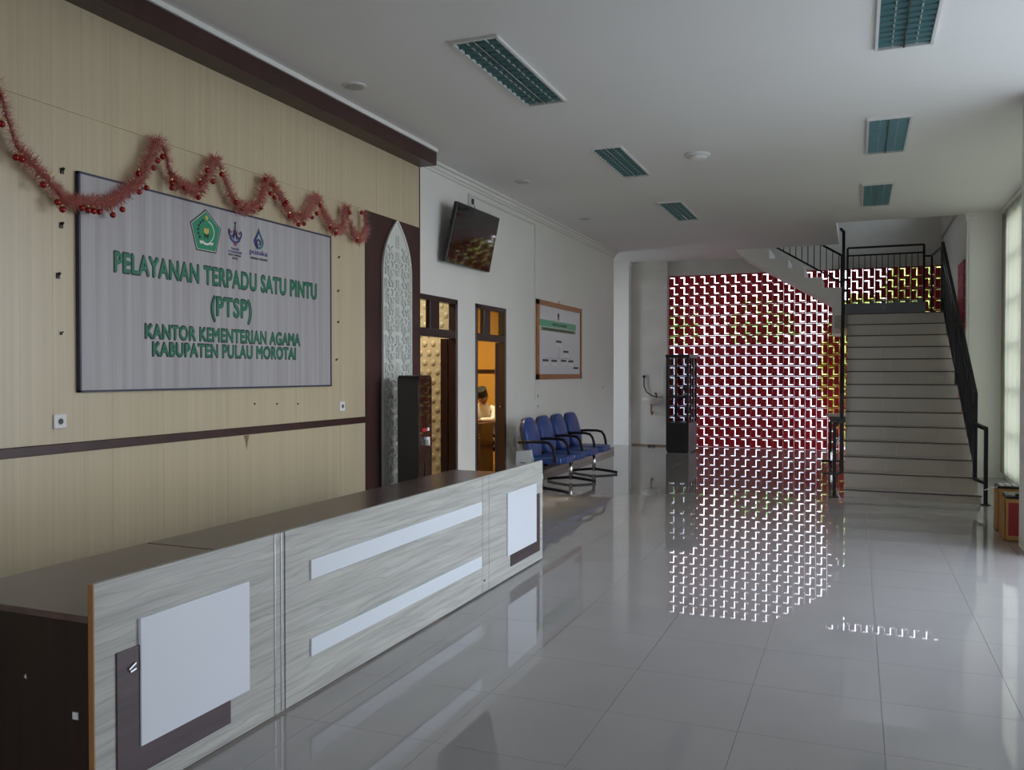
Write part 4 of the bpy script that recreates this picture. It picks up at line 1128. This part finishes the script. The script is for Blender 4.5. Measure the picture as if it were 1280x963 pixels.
pn = thing('person', (-5.10, 11.75, 0), 'seated person in white shirt and black cap bending over the office desk', 'person')
def skinned(name, pts, edges, m, parent, sub=2):
    me = bpy.data.meshes.new(name); w = wloc(parent)
    me.from_pydata([tuple(Vector(p[:3]) - w) for p in pts], edges, [])
    o = bpy.data.objects.new(name, me); COL.objects.link(o); o.parent = parent
    o.modifiers.new('skin', 'SKIN'); sk = me.skin_vertices[0].data
    for i, p in enumerate(pts):
        sk[i].radius = (p[3], p[4] if len(p) > 4 else p[3]); sk[i].use_root = (i == 0)
    s_ = o.modifiers.new('sub', 'SUBSURF'); s_.levels = sub; s_.render_levels = sub
    me.materials.append(MATS[m])
    o.modifiers['skin'].use_smooth_shade = True
    return o
px_, py_ = -5.16, 11.75
# body: pelvis, spine, neck, head stub, arms and legs as one surface
B = [(px_, py_, .50, .15, .12), (px_, py_ - .03, .68, .15, .11), (px_, py_ - .10, .86, .17, .11), (px_, py_ - .15, .98, .10, .08), (px_ + .01, py_ - .19, 1.04, .05), (px_ + .01, py_ - .21, 1.09, .05),
     (px_ - .17, py_ - .13, .96, .062), (px_ - .21, py_ - .22, .80, .045), (px_ - .06, py_ - .40, .815, .034), (px_ + .17, py_ - .13, .96, .062), (px_ + .19, py_ - .24, .81, .045), (px_ + .05, py_ - .42, .815, .034),
     (px_ - .10, py_ - .02, .47, .09), (px_ - .12, py_ - .42, .48, .065), (px_ - .12, py_ - .44, .06, .045), (px_ + .10, py_ - .02, .47, .09), (px_ + .12, py_ - .42, .48, .065), (px_ + .12, py_ - .44, .06, .045)]
E_ = [(0, 1), (1, 2), (2, 3), (3, 4), (4, 5), (3, 6), (6, 7), (7, 8), (3, 9), (9, 10), (10, 11), (0, 12), (12, 13), (13, 14), (0, 15), (15, 16), (16, 17)]
body = skinned('body', B, E_, 'shirt', pn)
TR = [(px_, py_, .50, .158, .13), (px_ - .10, py_ - .02, .47, .10), (px_ - .12, py_ - .42, .48, .074), (px_ - .12, py_ - .44, .08, .055), (px_ + .10, py_ - .02, .47, .10), (px_ + .12, py_ - .42, .48, .074), (px_ + .12, py_ - .44, .08, .055)]
skinned('trousers', TR, [(0, 1), (1, 2), (2, 3), (0, 4), (4, 5), (5, 6)], 'cap_black', pn)
hc = Vector((px_ + .02, py_ - .25, 1.145))
Rm = Matrix.Rotation(math.radians(28), 4, 'X') @ Matrix.Rotation(math.radians(20), 4, 'Z')
def headp(v): return hc + Rm @ Vector(v)
hb = MB(); nseg, nring = 18, 14; vv = []; ff = []
for i in range(nring + 1):
    ph = PI * i / nring - PI / 2
    for k in range(nseg):
        a = 2 * PI * k / nseg; r = math.cos(ph); z = math.sin(ph)
        wx = .076 * (1 - .22 * max(0, -z) ** 1.5); wy = .094 * (1 - .10 * max(0, -z))
        x, y, zz = wx * r * math.cos(a), wy * r * math.sin(a), .115 * z
        if y < -.05 and -.03 < zz < .02 and abs(x) < .02: y -= .016 * (1 - abs(x) / .02)     # nose
        if y < -.04 and -.075 < zz < -.055 and abs(x) < .03: y -= .005
        vv.append(headp((x, y, zz)))
for i in range(nring):
    for k in range(nseg): ff.append((i * nseg + k, i * nseg + (k + 1) % nseg, (i + 1) * nseg + (k + 1) % nseg, (i + 1) * nseg + k))
hb.add(vv, ff); head = hb.build('head', 'skin', pn, smooth=True)
def blob(c, r, m, name, parent, sc=(1, 1, 1)):
    b = MB(); v2 = []; f2_ = []
    for i in range(7):
        ph = PI * i / 6 - PI / 2
        for k in range(10):
            a = 2 * PI * k / 10; v2.append(headp((c[0] + r * sc[0] * math.cos(ph) * math.cos(a), c[1] + r * sc[1] * math.cos(ph) * math.sin(a), c[2] + r * sc[2] * math.sin(ph))))
    for i in range(6):
        for k in range(10): f2_.append((i * 10 + k, i * 10 + (k + 1) % 10, (i + 1) * 10 + (k + 1) % 10, (i + 1) * 10 + k))
    return b.add(v2, f2_).build(name, m, parent, smooth=True)
for s_ in (-1, 1):
    blob((s_ * .030, -.083, .012), .011, 'eye_white', 'eye', head); blob((s_ * .030, -.093, .011), .005, 'cap_black', 'pupil', head)
    blob((s_ * .078, .005, 0), .022, 'skin', 'ear', head, (.35, .8, 1.3))
    blob((s_ * .032, -.088, .034), .014, 'cap_black', 'eyebrow', head, (1.3, .4, .25))
blob((0, -.100, -.012), .013, 'skin', 'nose', head, (.9, 1, 1.3))
blob((0, -.084, -.055), .020, 'carton_red', 'mouth', head, (1.2, .35, .3))
kb = MB(); lo = [(.083 * math.cos(2 * PI * k / 20), .101 * math.sin(2 * PI * k / 20)) for k in range(20)]
vv = [headp((x, y, .035)) for x, y in lo] + [headp((x * .97, y * .97, .135)) for x, y in lo]
kb.add(vv, [tuple(range(20)), tuple(range(39, 19, -1))] + [(k, (k + 1) % 20, (k + 1) % 20 + 20, k + 20) for k in range(20)])
kb.build('cap', 'cap_black', pn, label='black cap')
blob((0, .045, -.01), .072, 'cap_black', 'hair', head, (1.08, .9, .9))
for s_, hx in ((-1, px_ - .06), (1, px_ + .05)):
    hy = py_ - .42; pts_h = [(hx, hy + .02, .815, .026, .018), (hx - s_ * .005, hy - .05, .808, .036, .014), (hx - s_ * .005, hy - .075, .806, .030, .012)]
    ed = [(0, 1), (1, 2)]
    for q, (dx, ln_) in enumerate(((-.028, .055), (-.010, .065), (.008, .060), (.025, .048))):
        i0 = len(pts_h); pts_h.append((hx + dx, hy - .095, .806, .0085)); pts_h.append((hx + dx * 1.1, hy - .095 - ln_ * .5, .808, .008)); pts_h.append((hx + dx * 1.1, hy - .095 - ln_, .796, .007))
        ed += [(2, i0), (i0, i0 + 1), (i0 + 1, i0 + 2)]
    i0 = len(pts_h); pts_h.append((hx - s_ * .045, hy - .05, .805, .010)); pts_h.append((hx - s_ * .058, hy - .085, .800, .0085)); ed += [(1, i0), (i0, i0 + 1)]
    skinned('hand', pts_h, ed, 'skin', pn, 1)
oc = thing('office_chair', (px_, py_ + .05, 0), 'dark chair under the person in the second office', 'chair')
MB().box(px_ - .22, px_ + .22, py_ - .15, py_ + .20, .33, .38).build('seat', 'black_satin', oc, bevel=.01)
MB().box(px_ - .20, px_ + .20, py_ + .20, py_ + .24, .42, .85).build('backrest', 'black_satin', oc, bevel=.01)
for a in (-.19, .17):
    for b in (-.13, .18): MB().box(px_ + a, px_ + a + .02, py_ + b, py_ + b + .02, 0, .33).build('leg', 'black_metal', oc)

print('objects', len(bpy.data.objects))
